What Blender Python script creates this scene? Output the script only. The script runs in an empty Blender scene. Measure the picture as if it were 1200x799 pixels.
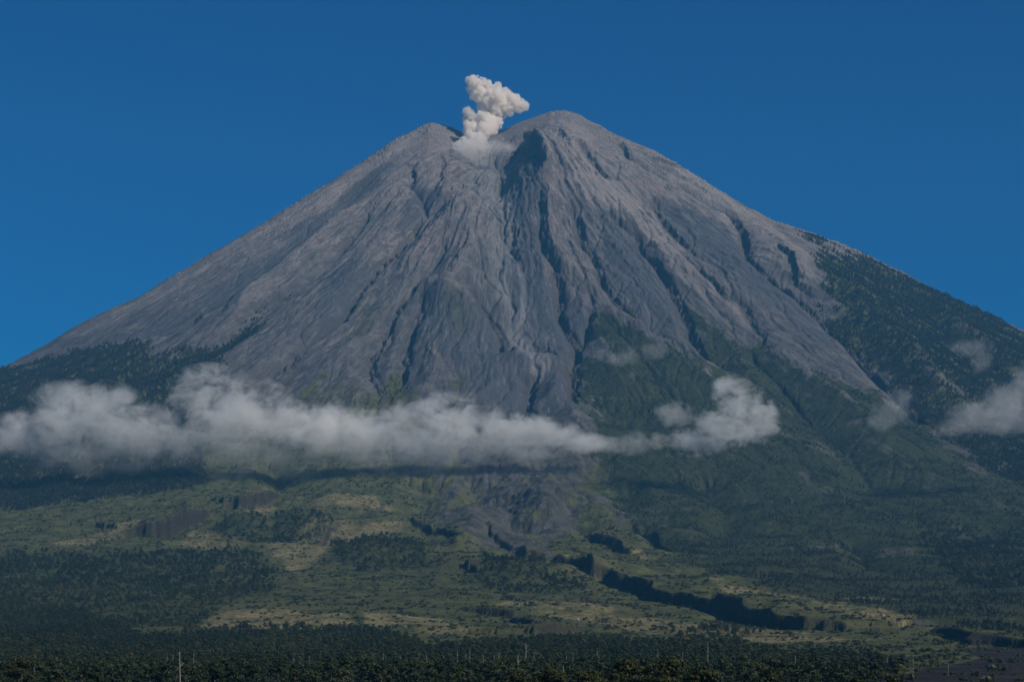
import bpy, bmesh, math, random, time
import numpy as np
from mathutils import Vector, Matrix

T0 = time.time()
random.seed(7)
RNG = np.random.default_rng(11)
scene = bpy.context.scene
COL = scene.collection

# ------------------------------------------------------------------ helpers
def tag(o, label=None, cat=None, group=None, kind=None):
    if label: o['label'] = label
    if cat: o['category'] = cat
    if group: o['group'] = group
    if kind: o['kind'] = kind
    return o

def empty(name, loc, rz=0.0):
    o = bpy.data.objects.new(name, None)
    o.empty_display_size = 1.0
    o.location = loc
    o.rotation_euler = (0, 0, rz)
    COL.objects.link(o)
    return o

def mesh_np(name, V, faces, smooth=False):
    """mesh from an (n,3) array and an (m,k) array of faces (k = 3 or 4)"""
    me = bpy.data.meshes.new(name)
    V = np.asarray(V, np.float32)
    me.vertices.add(len(V))
    me.vertices.foreach_set('co', V.ravel())
    faces = np.asarray(faces, np.int32)
    if len(faces):
        k = faces.shape[1]
        me.loops.add(faces.size)
        me.loops.foreach_set('vertex_index', faces.ravel())
        me.polygons.add(len(faces))
        me.polygons.foreach_set('loop_start', np.arange(0, faces.size, k, dtype=np.int32))
        me.polygons.foreach_set('use_smooth', np.full(len(faces), smooth, bool))
    me.update(calc_edges=True)
    return me

def link(name, me, mat=None, parent=None):
    o = bpy.data.objects.new(name, me)
    COL.objects.link(o)
    if mat is not None and not me.materials:
        me.materials.append(mat)
    if parent is not None:
        o.parent = parent
    return o

# ------------------------------------------------------------------ noise
_g = np.random.default_rng(5)
PERM = np.concatenate([_g.permutation(1024)] * 2).astype(np.int32)
_a = _g.uniform(0, 2 * np.pi, 1024)
GX, GY = np.cos(_a).astype(np.float32), np.sin(_a).astype(np.float32)

def perlin(x, y, seed=0):
    x = np.asarray(x, np.float32) + np.float32(seed * 17.13)
    y = np.asarray(y, np.float32) + np.float32(seed * 9.71)
    x, y = np.broadcast_arrays(x, y)
    xf = np.floor(x); yf = np.floor(y)
    xi = xf.astype(np.int32) & 1023; yi = yf.astype(np.int32) & 1023
    x = x - xf; y = y - yf
    u = x * x * x * (x * (x * 6 - 15) + 10); v = y * y * y * (y * (y * 6 - 15) + 10)
    x1 = (xi + 1) & 1023; y1 = (yi + 1) & 1023
    def g(a, b, dx, dy):
        h = PERM[PERM[a] + b]
        return GX[h] * dx + GY[h] * dy
    n0 = g(xi, yi, x, y); n1 = g(x1, yi, x - 1, y)
    n2 = g(xi, y1, x, y - 1); n3 = g(x1, y1, x - 1, y - 1)
    a = n0 + u * (n1 - n0); b = n2 + u * (n3 - n2)
    return (a + v * (b - a)) * 1.5

def fbm(x, y, octv=4, seed=0, gain=0.5):
    s = 0; amp = 1.0; f = 1.0; tot = 0
    for i in range(octv):
        s = s + amp * perlin(x * f, y * f, seed + i * 3)
        tot += amp; amp *= gain; f *= 2.03
    return s / tot

def ridged(x, y, octv=4, seed=0, gain=0.5):
    s = 0; amp = 1.0; f = 1.0; tot = 0
    for i in range(octv):
        n = 1 - np.abs(perlin(x * f, y * f, seed + i * 3)) * 1.4
        s = s + amp * n * n
        tot += amp; amp *= gain; f *= 2.1
    return s / tot

def ss(a, b, x):
    t = np.clip((x - a) / (b - a), 0, 1)
    return t * t * (3 - 2 * t)

# ------------------------------------------------------------------ the volcano's large form
# The camera stands at the origin, looks along +y; metres.  A sight line is given
# by its column p and row q in the 1200 x 799 photograph (F = focal length, HY = level row).
F = 2313.0; HY = 760.0
YC = 10950.0
SIL_L = [(-60,461),(0,432),(40,412),(100,378),(160,350),(230,308),(300,268),(350,236),(400,205),(450,173),(490,150),(505,143)]
SIL_R = [(665,130),(690,140),(720,158),(770,180),(830,215),(870,240),(920,265),(960,278),(1000,292),(1060,322),(1110,348),(1150,366),(1200,390),(1270,424)]
COR_L = [-141.1,-141.1,-127.0,-106.2,-91.3,-61.5,-42.8,-24.9,-12.0,2.5,27.8,67.1]
COR_R = [65.6,21.5,3.9,-5.3,-19.8,-34.6,-56.9,-66.1,-71.8,-90.5,-106.9,-118.6,-136.9,-136.9]
TOP = [(480,148),(505,143),(520,146),(535,152),(560,160),(588,153),(605,145),(625,137.5),(645,130.5),(658,129.5),(665,130),(690,134)]
FRONT_D = [0,650,1650,2650,3650,4650,5650,6650,7650,8150,8650,9000,9500,11500]
FRONT_Z = [3010,2600,1925,1345,865,520,300,150,52,20,2,-8,-17,-18]
X0 = -20.0                                              # the cone's axis
TX = np.array([(p - 600) / F * YC for p, _ in TOP]); TZ = np.array([(HY - q) / F * YC for _, q in TOP])

def flank(sil, sgn, corr):
    pts = [(0, 3170)]
    for (p, q), c in zip(sil, corr):
        X = (p - 600) / F * (YC - 120); Z = (HY - q) / F * (YC - 120)
        pts.append((sgn * (X - X0), Z + c))
    pts.sort()
    d = [a for a, _ in pts]; z = [b for _, b in pts]
    d += [d[-1] + 1000, d[-1] + 2200, d[-1] + 4000, d[-1] + 7000]
    z += [z[-1] - 430, z[-1] - 800, z[-1] - 1150, -10]
    return np.array(d), np.array(z)
DL, ZL = flank(SIL_L, -1, COR_L); DR, ZR = flank(SIL_R, 1, COR_R)

def crest_distance(x, y):
    return np.hypot(x - X0, y - YC)

def base(x, y):
    dx = x - X0; dy = y - YC
    d = np.hypot(dx, dy)
    ang = np.degrees(np.arctan2(np.abs(dx), np.abs(dy) + 1e-6))
    w = ss(8, 82, ang)
    ps = np.where(dx < 0, np.interp(d, DL, ZL), np.interp(d, DR, ZR))
    cone = np.interp(d, FRONT_D, FRONT_Z) * (1 - w) + ps * w
    # the broken summit rim cuts the cone's tip off
    cap = np.interp(x, TX, TZ) - 0.56 * np.abs(dy)
    h = np.clip(0.5 + 0.5 * (cone - cap) / 40.0, 0, 1)
    sm = cone * (1 - h) + cap * h - 40.0 * h * (1 - h)
    t = ss(900, 1300, d)
    return sm * (1 - t) + cone * t

_YS = np.concatenate([np.arange(900, 4000, 6.0), np.arange(4000, 11200, 8.0)])
def sight(pts):
    """ground points (x, y) where sight lines meet the large form"""
    pts = np.asarray(pts, float)
    out = []
    for p, q in pts:
        X = (p - 600) / F * _YS
        gap = base(X, _YS) - (HY - q) / F * _YS
        hit = np.nonzero(gap >= 0)[0]
        i = hit[0] if len(hit) else int(np.argmax(gap[-400:])) + len(_YS) - 400
        if q > 796 and not len(hit): i = 0
        out.append((X[i], _YS[i]))
    return np.array(out)

def poly_dist(x, y, P, reach):
    """(index, distance, signed side, position along 0..1) of points near a polyline"""
    m = (x > P[:, 0].min() - reach) & (x < P[:, 0].max() + reach) & (y > P[:, 1].min() - reach) & (y < P[:, 1].max() + reach)
    idx = np.nonzero(m.ravel())[0]
    X = x.ravel()[idx]; Y = y.ravel()[idx]
    best = np.full(len(idx), 1e9); side = np.zeros(len(idx)); along = np.zeros(len(idx))
    seg = np.hypot(*(P[1:] - P[:-1]).T); L = max(seg.sum(), 1e-6); acc = 0
    for (ax, ay), (bx, by), l in zip(P[:-1], P[1:], seg):
        ex, ey = bx - ax, by - ay
        t = np.clip(((X - ax) * ex + (Y - ay) * ey) / max(l * l, 1e-9), 0, 1)
        dd = np.hypot(X - ax - t * ex, Y - ay - t * ey)
        b = dd < best
        best[b] = dd[b]
        side[b] = ((X - ax) * ey - (Y - ay) * ex)[b]      # > 0: right of the walking direction
        along[b] = ((acc + t * l) / L)[b]
        acc += l
    return idx, best, np.sign(side), along

def inside(x, y, P):
    x = x.ravel(); y = y.ravel()
    res = np.zeros(len(x), bool)
    m = np.nonzero((x > P[:, 0].min()) & (x < P[:, 0].max()) & (y > P[:, 1].min()) & (y < P[:, 1].max()))[0]
    X = x[m]; Y = y[m]; r = np.zeros(len(m), bool)
    n = len(P)
    for i in range(n):
        ax, ay = P[i]; bx, by = P[(i + 1) % n]
        if ay == by: continue
        c = ((ay > Y) != (by > Y)) & (X < (bx - ax) * (Y - ay) / (by - ay) + ax)
        r ^= c
    res[m] = r
    return res

# ------------------------------------------------------------------ traced gullies and ridges
# (points, depth m (+ ridge / - gully), width on the left bank, width on the right bank)
RELIEF = [
 ([(488,190),(486,212),(501,238),(487,262),(466,285),(440,310),(425,330),(405,362),(371,387),(353,401),(308,440),(290,470)], -52, 130, 55),
 ([(443,233),(411,276),(385,306),(342,338),(321,351),(302,364),(285,383),(240,412)], -40, 110, 55),
 ([(448,198),(436,206),(395,240),(350,275),(300,318),(250,347),(190,375),(130,405)], -45, 150, 130),
 ([(410,236),(385,260),(350,289),(315,319),(290,345),(262,387),(240,408)], 34, 90, 120),
 ([(531,272),(513,304),(494,326),(473,349),(462,364),(458,380),(441,401),(436,421),(441,432),(451,465)], -42, 100, 55),
 ([(500,330),(488,374),(481,399),(475,433),(462,458)], -32, 70, 45),
 ([(541,233),(553,268),(545,293),(535,310),(520,326),(502,332),(505,360)], 36, 110, 90),
 ([(541,233),(562,244),(576,262),(590,290),(602,318)], 22, 60, 60),
 ([(541,233),(515,262),(490,285),(460,312)], 30, 90, 70),
 ([(500,332),(530,345),(560,360),(585,385),(610,410),(625,440)], 26, 90, 70),
 ([(555,330),(575,358),(590,380),(601,408)], -48, 90, 55),
 ([(575,168),(585,192),(590,240),(590,270),(590,300),(597,330),(610,352),(622,390),(630,430)], -62, 170, 150),
 ([(620,158),(630,172),(640,190),(641,203),(637,215),(642,230),(642,246),(641,262),(647,287),(659,303),(668,322)], 62, 45, 150),
 ([(612,162),(600,180),(592,200),(594,214)], -40, 60, 60),
 ([(636,228),(637,250),(634,270),(640,290),(652,304),(659,322),(658,345),(667,363),(680,386),(676,410),(675,450),(679,485)], -58, 110, 40),
 ([(684,326),(700,350),(691,370),(680,390)], -34, 70, 35),
 ([(661,233),(676,242),(683,257),(684,276),(699,294),(710,325),(722,343),(760,377),(790,407)], -50, 100, 40),
 ([(705,247),(716,247),(727,258),(746,271),(755,288),(767,297),(782,318),(795,340),(804,357),(817,385),(832,412),(852,442)], -55, 110, 42),
 ([(681,167),(698,186),(719,214)], -26, 70, 36),
 ([(726,163),(740,181),(765,197),(796,217),(821,231),(860,251),(873,268),(879,293),(899,314),(936,342),(974,377),(1020,422),(1060,462),(1092,502)], -52, 110, 40),
 ([(768,228),(775,251),(794,271),(815,290),(845,315)], -30, 80, 38),
 ([(776,270),(801,291),(825,315),(851,340),(876,353),(884,376),(902,396)], -24, 60, 34),
 ([(795,309),(821,328),(856,372)], -20, 55, 30),
 ([(760,180),(800,205),(840,232),(880,262),(920,290),(960,325),(972,350)], 30, 90, 90),
 ([(655,140),(675,190),(700,225),(730,250),(770,285),(800,315),(830,345)], 26, 110, 90),
 ([(735,375),(770,392),(800,408),(830,428),(853,443)], 26, 50, 70),
 ([(700,352),(740,400),(790,465),(815,495)], -22, 60, 45),
 ([(612,435),(625,455),(620,475),(632,492)], -30, 50, 35),
 ([(640,410),(660,440),(668,480),(690,520)], 26, 80, 60),
 ([(990,330),(1040,375),(1080,425),(1110,480)], 40, 120, 120),
 ([(1010,300),(1070,345),(1130,400),(1180,450)], -34, 110, 90),
 ([(1090,350),(1150,400),(1210,450)], 30, 110, 110),
 ([(860,380),(900,430),(940,470),(990,520),(1040,580)], -36, 110, 60),
 ([(900,400),(950,440),(1000,480),(1060,540)], 26, 90, 90),
 # the lower slopes, below the clouds
 ([(820,555),(835,580),(850,592),(842,612),(838,625),(850,640)], -26, 70, 40),
 ([(735,570),(728,590),(745,607)], -24, 60, 40),
 ([(738,615),(765,632),(785,640),(793,648)], -26, 60, 34),
 ([(1000,560),(1020,575),(1050,580)], -20, 60, 40),
 ([(1000,625),(1012,650),(1022,662),(1040,672)], -28, 70, 40),
 ([(960,662),(985,673),(1003,684)], -16, 50, 30),
 ([(318,540),(330,565),(345,575)], -36, 80, 60),
 ([(495,560),(500,585),(480,602)], -34, 90, 60),
 ([(560,560),(545,585),(580,590),(598,600),(600,630)], -30, 70, 50),
 ([(665,590),(672,610),(690,628)], -28, 60, 40),
 ([(520,640),(540,640),(560,622),(530,600)], 26, 80, 80),
 ([(640,560),(640,590),(620,620)], 34, 120, 120),
]

t1 = time.time()
CELL = 8.0
gx = np.arange(-4300, 4300, CELL); gy = np.arange(4000, 12400, CELL)
HXg, HYg = np.meshgrid(gx, gy)                        # rows = y
H = base(HXg, HYg).astype(np.float64)
D = crest_distance(HXg, HYg)
# radial spurs, finer ones lower down; angle about a point behind the crater
phi = np.arctan2(HXg - X0, YC + 60.0 - HYg)
wob = fbm(HXg / 900, HYg / 900, 2, 21) * 0.05
spur = ridged((phi + wob) * 9.5, D / 1500, 3, 31) - 0.55
spur2 = ridged((phi + wob * 0.7) * 26.0, D / 700 + wob * 4, 3, 41) - 0.55
env = ss(200, 900, D) * (1 - 0.75 * ss(3600, 5600, D)) * (HYg < 11400)
streak = fbm((phi + wob * .4) * 150.0, D / 420 + wob * 9, 3, 45, 0.6)
H += env * (25 * spur + (5 * spur2 + 3.0 * streak) * (1 - .6 * ss(1200, 2600, D)))
H += (1 - ss(5200, 6400, D)) * ss(100, 400, D) * 7 * fbm(HXg / 160, HYg / 160, 4, 51)
_wx = fbm(HXg / 220, HYg / 220, 3, 61) * 55; _wy = fbm(HXg / 220, HYg / 220, 3, 71) * 55
Hf = H.ravel()
for pts, amp, wl, wr in RELIEF:
    P = sight(pts)
    idx, dist, side, al = poly_dist(HXg + _wx * 0.5, HYg + _wy * 0.5, P, 420)
    w = np.where(side > 0, wr, wl) * (0.8 + 0.5 * al)
    prof = np.clip(1 - dist / (w * 1.6), 0, 1)
    prof = prof ** 1.25
    fade = ss(0, 0.10, al) * (1 - ss(0.86, 1.0, al)) * 0.9 + 0.1
    Hf[idx] += amp * 1.15 * prof * fade * (0.10 + 0.90 * ss(60, 520, YC - HYg.ravel()[idx]))
# the open summit crater
def bowl(pq, yy, r, depth):
    cx = (pq - 600) / F * yy
    rr = np.hypot(HXg - cx, (HYg - yy))
    return -depth * np.exp(-(rr / r) ** 2)

def erode(H, n, steps, rounds, rng):
    """rain: many drops roll down the slope together, cutting and dropping soil"""
    h = (H / CELL).astype(np.float64)
    R, C = h.shape
    Dm = crest_distance(HXg, HYg)
    prob = ((Dm < 5200) & (HYg < 11500)).ravel().astype(float)
    cand = np.nonzero(prob)[0]
    for r in range(rounds):
        k = rng.choice(cand, n)
        py_ = (k // C) + rng.random(n); px_ = (k % C) + rng.random(n)
        px_ = np.clip(px_, 2, C - 4); py_ = np.clip(py_, 2, R - 4)
        dx = np.zeros(n); dy = np.zeros(n); sp = np.ones(n); wa = np.ones(n); se = np.zeros(n)
        for s in range(steps):
            xi = px_.astype(int); yi = py_.astype(int)
            fx = px_ - xi; fy = py_ - yi
            i00 = yi * C + xi
            hf = h.ravel()
            a = hf[i00]; b = hf[i00 + 1]; c = hf[i00 + C]; d = hf[i00 + C + 1]
            gxx = (b - a) * (1 - fy) + (d - c) * fy; gyy = (c - a) * (1 - fx) + (d - b) * fx
            ho = a * (1 - fx) * (1 - fy) + b * fx * (1 - fy) + c * (1 - fx) * fy + d * fx * fy
            dx = dx * 0.25 - gxx * 0.75; dy = dy * 0.25 - gyy * 0.75
            l = np.hypot(dx, dy) + 1e-9
            dx /= l; dy /= l
            nx = np.clip(px_ + dx, 2, C - 4); ny = np.clip(py_ + dy, 2, R - 4)
            xj = nx.astype(int); yj = ny.astype(int); ux = nx - xj; uy = ny - yj
            j = yj * C + xj
            hn = hf[j] * (1 - ux) * (1 - uy) + hf[j + 1] * ux * (1 - uy) + hf[j + C] * (1 - ux) * uy + hf[j + C + 1] * ux * uy
            dh = hn - ho
            cap = np.maximum(-dh, 0.02) * sp * wa * 3.0
            dep = np.where(dh > 0, np.minimum(dh, se), np.where(se > cap, (se - cap) * 0.25, -np.minimum((cap - se) * 0.07, np.maximum(-dh, 0))))
            dep = np.clip(dep, -0.06, 0.06)
            se = np.maximum(se - dep, 0)
            wts = np.concatenate([dep * (1 - fx) * (1 - fy), dep * fx * (1 - fy), dep * (1 - fx) * fy, dep * fx * fy])
            ids = np.concatenate([i00, i00 + 1, i00 + C, i00 + C + 1])
            h += np.bincount(ids, wts, R * C).reshape(R, C)
            sp = np.sqrt(np.clip(sp * sp - dh * 2.0, 0.05, 9)); wa *= 0.985
            px_, py_ = nx, ny
    return h * CELL

H0 = H.copy()
H = erode(H, 30000, 60, 3, RNG)
cut = H - H0                                            # < 0 carved, > 0 filled
print('relief %.1f s, carved %.1f filled %.1f' % (time.time() - t1, cut.min(), cut.max()))

def grid_at(G, x, y):
    fx = np.clip((x - gx[0]) / CELL, 0, len(gx) - 2.001); fy = np.clip((y - gy[0]) / CELL, 0, len(gy) - 2.001)
    i = fx.astype(int); j = fy.astype(int); u = fx - i; v = fy - j
    return (G[j, i] * (1 - u) + G[j, i + 1] * u) * (1 - v) + (G[j + 1, i] * (1 - u) + G[j + 1, i + 1] * u) * v

# ------------------------------------------------------------------ the terrain sheet, finest where it is seen best
t1 = time.time()
U = np.linspace(-0.33, 0.33, 1520)
_y = np.arange(1000, 11200, 2.0)
_q = HY - F * base(_y * 0, _y) / _y
rows = [200, 300, 400, 500, 600, 700, 800, 900, 1000]
yy = 1000.0
slope = np.gradient(_q, _y)
while yy < 11060:
    s = max(-np.interp(yy, _y, slope), 1e-4)
    yy += float(np.clip(0.75 / s, 3.0, 11.0)) * (0.8 if yy < 4200 else 1.0)
    rows.append(yy)
while yy < 12400:
    yy += 22.0; rows.append(yy)
Yr = np.array(rows)
X = (U[None, :] * Yr[:, None]); Y = np.repeat(Yr[:, None], len(U), 1)
NR, NC = X.shape
print('terrain sheet', NR, NC)
B = base(X, Y)
Dv = crest_distance(X, Y)
delta = grid_at(H - base(HXg, HYg), X, Y)
wgt = (1 - ss(6300, 6900, Dv)) * ss(4000, 4300, Y)
Z = B + delta * wgt
cutv = grid_at(cut, X, Y) * wgt
# spurs stand out as crags, hollows lie smooth under ash
def boxblur(a, k):
    c = np.cumsum(np.pad(a, ((k + 1, k), (0, 0)), mode='edge'), 0); a = (c[2 * k + 1:] - c[:-2 * k - 1]) / (2 * k + 1)
    c = np.cumsum(np.pad(a, ((0, 0), (k + 1, k)), mode='edge'), 1); return (c[:, 2 * k + 1:] - c[:, :-2 * k - 1]) / (2 * k + 1)
bulge = H - boxblur(boxblur(H, 9), 9)
bulge = grid_at(bulge, X, Y) * wgt
crag = ss(-2, 12, bulge + 14 * fbm(X / 240, Y / 380, 3, 133))

PH = np.arctan2(X - X0, YC + 60.0 - Y)
# rolling ground of the lower slopes
low = ss(4000, 5200, Dv) * (1 - ss(8800, 9600, Dv))
w1 = fbm(X / 420, Y / 520, 3, 81); w2 = fbm(X / 420, Y / 520, 3, 91)
Z += low * ((6 + 24 * ss(3600, 6000, Y)) * fbm(X / 520, Y / 420, 4, 101) + (3 + 6 * ss(3000, 4600, Y)) * (ridged(X / 210 + w1, Y / 190 + w2, 3, 111) - 0.5))
Z += (1 - ss(8300, 9200, Dv) * 0.75) * 2.2 * fbm(X / 60, Y / 60, 3, 121)
# scoria roughness of the bare cone
Z += (1 - ss(3800, 4800, Dv)) * ss(60, 300, Dv) * (2.6 * fbm(X / 46, Y / 70, 3, 131, 0.6))
Z += (1 - ss(3900, 4700, Dv)) * ss(60, 300, Dv) * crag * (1 - .6 * ss(1200, 2700, Dv)) * (15.0 * (ridged(PH * 42 + w1 * .5, Dv / 120 + w2 * .9, 4, 137, 0.64) - 0.5) + 7.0 * fbm(PH * 150 + w2, Dv / 42 + w1, 3, 139, .65))

c = sight([(600, 590)])[0]
fan = np.exp(-((X - c[0]) / 330) ** 2 - ((Y - c[1]) / 900) ** 2)
Z += fan * (22 * (ridged(X / 105 + w1 * .6, Y / 150 + w2 * .6, 4, 411, .6) - .5) + 5 * fbm(X / 26, Y / 40, 3, 421, .6))
wr = fbm(X / 130, Y / 200, 3, 433) * 1.6
rill = 1 - np.abs(perlin(PH * 95 + wr, Dv / 420 + wr * .3, 435)) * 2.2
rill2 = 1 - np.abs(perlin(PH * 210 + wr * 1.7, Dv / 260 + wr * .3, 437)) * 2.2
Z += (1 - ss(3900, 4700, Dv)) * ss(150, 600, Dv) * ss(-.25, .3, fbm(X / 420, Y / 600, 2, 439)) * (4.2 * np.clip(rill, -.3, 1) + 2.2 * np.clip(rill2, -.3, 1))
Z += (1 - ss(1300, 2200, Dv)) * ss(80, 350, Dv) * 2.0 * fbm(X / 24, Y / 36, 3, 431, .65)
# scarps: the ground behind the line (left of the walking direction) stands `h` higher and falls back over `back`
SCARP = [
 ([(640,655),(668,664),(700,678),(730,690),(757,699),(790,706),(825,712),(860,720),(890,733),(930,737),(995,741),(1045,743)],
      [20,30,28,32,30,24,28,22,27,28,20,6], 520),
 ([(1000,741),(1060,743),(1085,741),(1120,748),(1160,754),(1230,758)], [3,5,13,12,10,9], 300),
 ([(120,632),(165,629),(190,627),(215,618),(248,606)], [4,34,46,42,12], 330),
 ([(262,596),(280,596),(305,592),(325,584)], [14,38,36,8], 300),
 ([(372,642),(385,628),(405,612),(440,612)], [4,16,8,3], 160),
 ([(545,714),(575,718),(600,722)], [5,11,9], 150),
 ([(592,725),(612,731),(632,742)], [6,12,7], 130),
 ([(632,745),(655,744),(690,743)], [10,20,12], 170),
 ([(660,702),(690,703),(710,703)], [3,9,3], 120),
 ([(690,728),(715,729),(730,728)], [3,8,3], 110),
 ([(408,690),(425,690),(438,690)], [3,14,3], 120),
 ([(540,672),(555,676),(572,668)], [3,17,4], 140),
 ([(585,700),(605,702),(620,701)], [3,10,3], 110),
 ([(478,612),(495,618),(520,632),(545,640)], [10,14,12,3], 200),
 ([(595,648),(615,652),(640,655)], [10,22,12], 160),
 ([(683,626),(702,634),(722,642),(738,652)], [8,22,20,8], 200),
 ([(738,612),(765,628),(780,638),(796,647)], [6,16,16,6], 200),
 ([(560,622),(580,634),(600,645)], [6,14,8], 160),
 ([(660,648),(690,652),(720,648)], [4,10,4], 150),
]
# mounds of the grassy apron: column, row, height, half width, half depth
for p, q, h, rx, ry in [(285,622,34,75,150),(352,618,36,85,140),(440,652,34,120,200),(625,678,38,150,230),(545,662,26,80,150),(400,590,22,90,150),(330,680,14,120,160),(300,722,9,70,110),(370,728,9,80,110),(440,726,8,70,100),(860,690,12,90,160),(520,700,10,110,120),(680,715,9,120,120)]:
    c = sight([(p, q)])[0]
    Z += h * np.exp(-(((X - c[0] + 30 * w1) / rx) ** 2 + ((Y - c[1] + 50 * w2) / ry) ** 2) ** 1.3)
# rock steps of the cone: the side to the right stands higher, the left drops away in a jagged wall
STEP = [
 ([(600,166),(612,159),(622,158),(632,178),(641,203)], [8,40,84,80,36]),
 ([(641,203),(627,212),(604,208),(592,216)], [30,26,34,18]),
 ([(636,226),(638,250),(635,270),(641,290),(653,304),(660,322),(659,345),(668,363),(681,386),(677,410),(676,450),(680,485)], [40,50,46,42,36,30,36,46,36,40,34,10]),
 ([(661,233),(677,243),(684,258),(685,277),(700,295),(711,325),(723,343),(748,366)], [20,44,46,36,30,30,26,8]),
 ([(703,246),(717,247),(728,258),(747,271),(756,288),(768,297),(783,318),(796,340),(805,357),(818,385),(832,412)], [10,22,22,30,46,40,46,44,40,34,10]),
 ([(681,167),(698,186),(719,214)], [14,30,16]), ([(655,155),(664,168)], [14,14]), ([(727,163),(740,181),(765,198),(797,218)], [10,34,34,20]),
 ([(768,228),(775,251),(795,272),(815,290)], [14,30,30,12]),
 ([(797,218),(822,232),(861,252),(874,268),(880,293),(900,314),(937,343),(975,378),(1021,423),(1061,463),(1092,502)], [20,34,44,50,46,40,34,30,34,30,16]),
 ([(912,290),(930,305),(938,330),(958,345)], [16,34,30,12]),
 ([(776,270),(801,291),(825,315),(851,340),(876,353),(884,376),(902,396)], [10,18,20,20,18,26,10]),
 ([(501,238),(488,262),(467,285),(441,310),(426,330),(406,362),(372,387),(354,401),(309,440)], [18,30,36,40,44,46,30,26,14]),
 ([(443,233),(412,276),(386,306),(343,338),(322,351),(303,364),(286,383),(241,412)], [8,22,28,34,30,26,22,10]),
 ([(531,272),(514,304),(495,326),(474,349),(463,364),(459,380),(442,401),(437,421),(442,432),(452,465)], [16,24,26,28,30,30,30,24,20,12]),
 ([(500,330),(489,374),(482,399),(476,433),(463,458)], [8,22,26,26,12]),
 ([(488,188),(486,202),(484,214)], [16,28,12]), ([(518,180),(522,192),(516,212)], [10,22,10]), ([(552,268),(544,294),(534,311),(526,330)], [10,14,16,10]),
 ([(575,358),(588,378),(601,410)], [18,34,40]), ([(608,258),(604,280),(612,305)], [10,24,12]),
 ([(634,436),(626,455),(621,472),(634,490)], [10,28,30,12]), ([(700,352),(694,372),(684,392)], [16,34,20]),
 ([(300,318),(280,345),(262,372)], [8,14,8]), ([(200,362),(180,372),(165,380)], [5,12,5]), ([(245,352),(232,366),(236,378)], [8,18,8]),
]
Zf = Z.ravel()
crx = fbm(X / 40, Y / 60, 3, 241, .6) * 30; cry = fbm(X / 40, Y / 60, 3, 251, .6) * 40
stepm = np.zeros(Z.size, np.float32)
for pts, hs in STEP:
    P = sight(pts)
    idx, dist, side, al = poly_dist(X + crx, Y + cry, P, 260)
    hh = np.interp(al, np.linspace(0, 1, len(hs)), hs) * ss(0, .06, al) * (1 - ss(.94, 1, al))
    sg = -side * dist
    prof = np.where(sg > 0, .42 * np.exp(-sg / 110), -.78 * np.exp(sg / 100))
    prof = np.where(np.abs(sg) < 7, prof * ss(-7, 7, sg) + np.where(sg > 0, -.62, .38) * (1 - ss(0, 7, np.abs(sg))) * 0.0, prof)
    Zf[idx] += hh * prof
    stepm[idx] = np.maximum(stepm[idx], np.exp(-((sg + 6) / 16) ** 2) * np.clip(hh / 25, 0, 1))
cliff = np.zeros(Z.size, np.float32)
jx = fbm(X / 85, Y / 190, 3, 141) * 46; jy = fbm(X / 85, Y / 190, 3, 151) * 100
for pts, hs, back in SCARP:
    P = sight(pts)
    big = max(hs) > 25
    k = 1.0 if big else 0.55
    idx, dist, side, al = poly_dist(X + jx * k, Y + jy * k, P, back * 1.6)
    hh = np.interp(al, np.linspace(0, 1, len(hs)), hs)
    if back > 500: hh = hh * np.clip(1.0 + .9 * fbm(al * 11, al * 0 + 3.3, 2, 281), .62, 1.25)
    s = -side * dist                                    # > 0 behind
    endf = ss(0.0, 0.05, al) * (1 - ss(0.95, 1.0, al))
    up = hh * ss(-4, 9, s) * np.exp(-np.clip(s - 12, 0, None) / back * 1.6) * endf
    pit = -hh * 0.25 * np.exp(-(np.clip(-s, 0, None) / 45) ** 2) * (s < 0) * endf
    Zf[idx] += up + pit
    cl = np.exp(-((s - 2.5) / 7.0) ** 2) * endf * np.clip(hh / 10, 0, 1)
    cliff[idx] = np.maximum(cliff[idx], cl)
Z = Zf.reshape(NR, NC)
print('sheet %.1f s' % (time.time() - t1))

# ------------------------------------------------------------------ ground cover
t1 = time.time()
def blur(a, n=1):
    r = max(1, int(round(math.sqrt(n) * 0.85)))
    return boxblur(boxblur(a.astype(np.float64), r), r)
frac = np.clip(Y / 9000, 0.25, 1.0)
cwx = (fbm(X / 230, Y / 260, 3, 161) * 90 + fbm(X / 45, Y / 60, 2, 171) * 40) * frac
cwy = (fbm(X / 230, Y / 260, 3, 181) * 140 + fbm(X / 45, Y / 60, 2, 191) * 70) * frac
def area(polys, warp=1.0, n=1):
    m = np.zeros(X.size, bool)
    for poly in polys:
        m |= inside(X + cwx * warp, Y + cwy * warp, sight(poly))
    return blur(m.reshape(NR, NC).astype(np.float32), n)

rag = (fbm(X / 70, Y / 110, 4, 221, 0.6) + 0.5 * fbm(X / 18, Y / 30, 3, 231)) * 0.55
fing = rag * .8 + 0.62 * fbm(PH * 34 + w1 * .5, Dv / 650 + w2 * .4, 4, 223, .55) - np.clip(bulge, -14, 14) * .014
def ragged(m, n=14, k=1.0, lo=.36, hi=.64, down=False):
    q = blur(m, n)
    if down: return (ss(lo, hi, q + fing * k) * ss(0.01, 0.16, q)).astype(np.float32)
    return (ss(lo, hi, q + rag * k) * ss(0.01, 0.16, q)).astype(np.float32)
forest_r = area([[(905,252),(930,262),(955,292),(968,322),(975,352),(985,377),(1010,407),(1040,432),(1075,472),(1098,505),(1130,530),(1235,570),(1235,400),(1200,392),(1160,371),(1110,349),(1060,324),(1000,297),(960,280)]])
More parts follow.
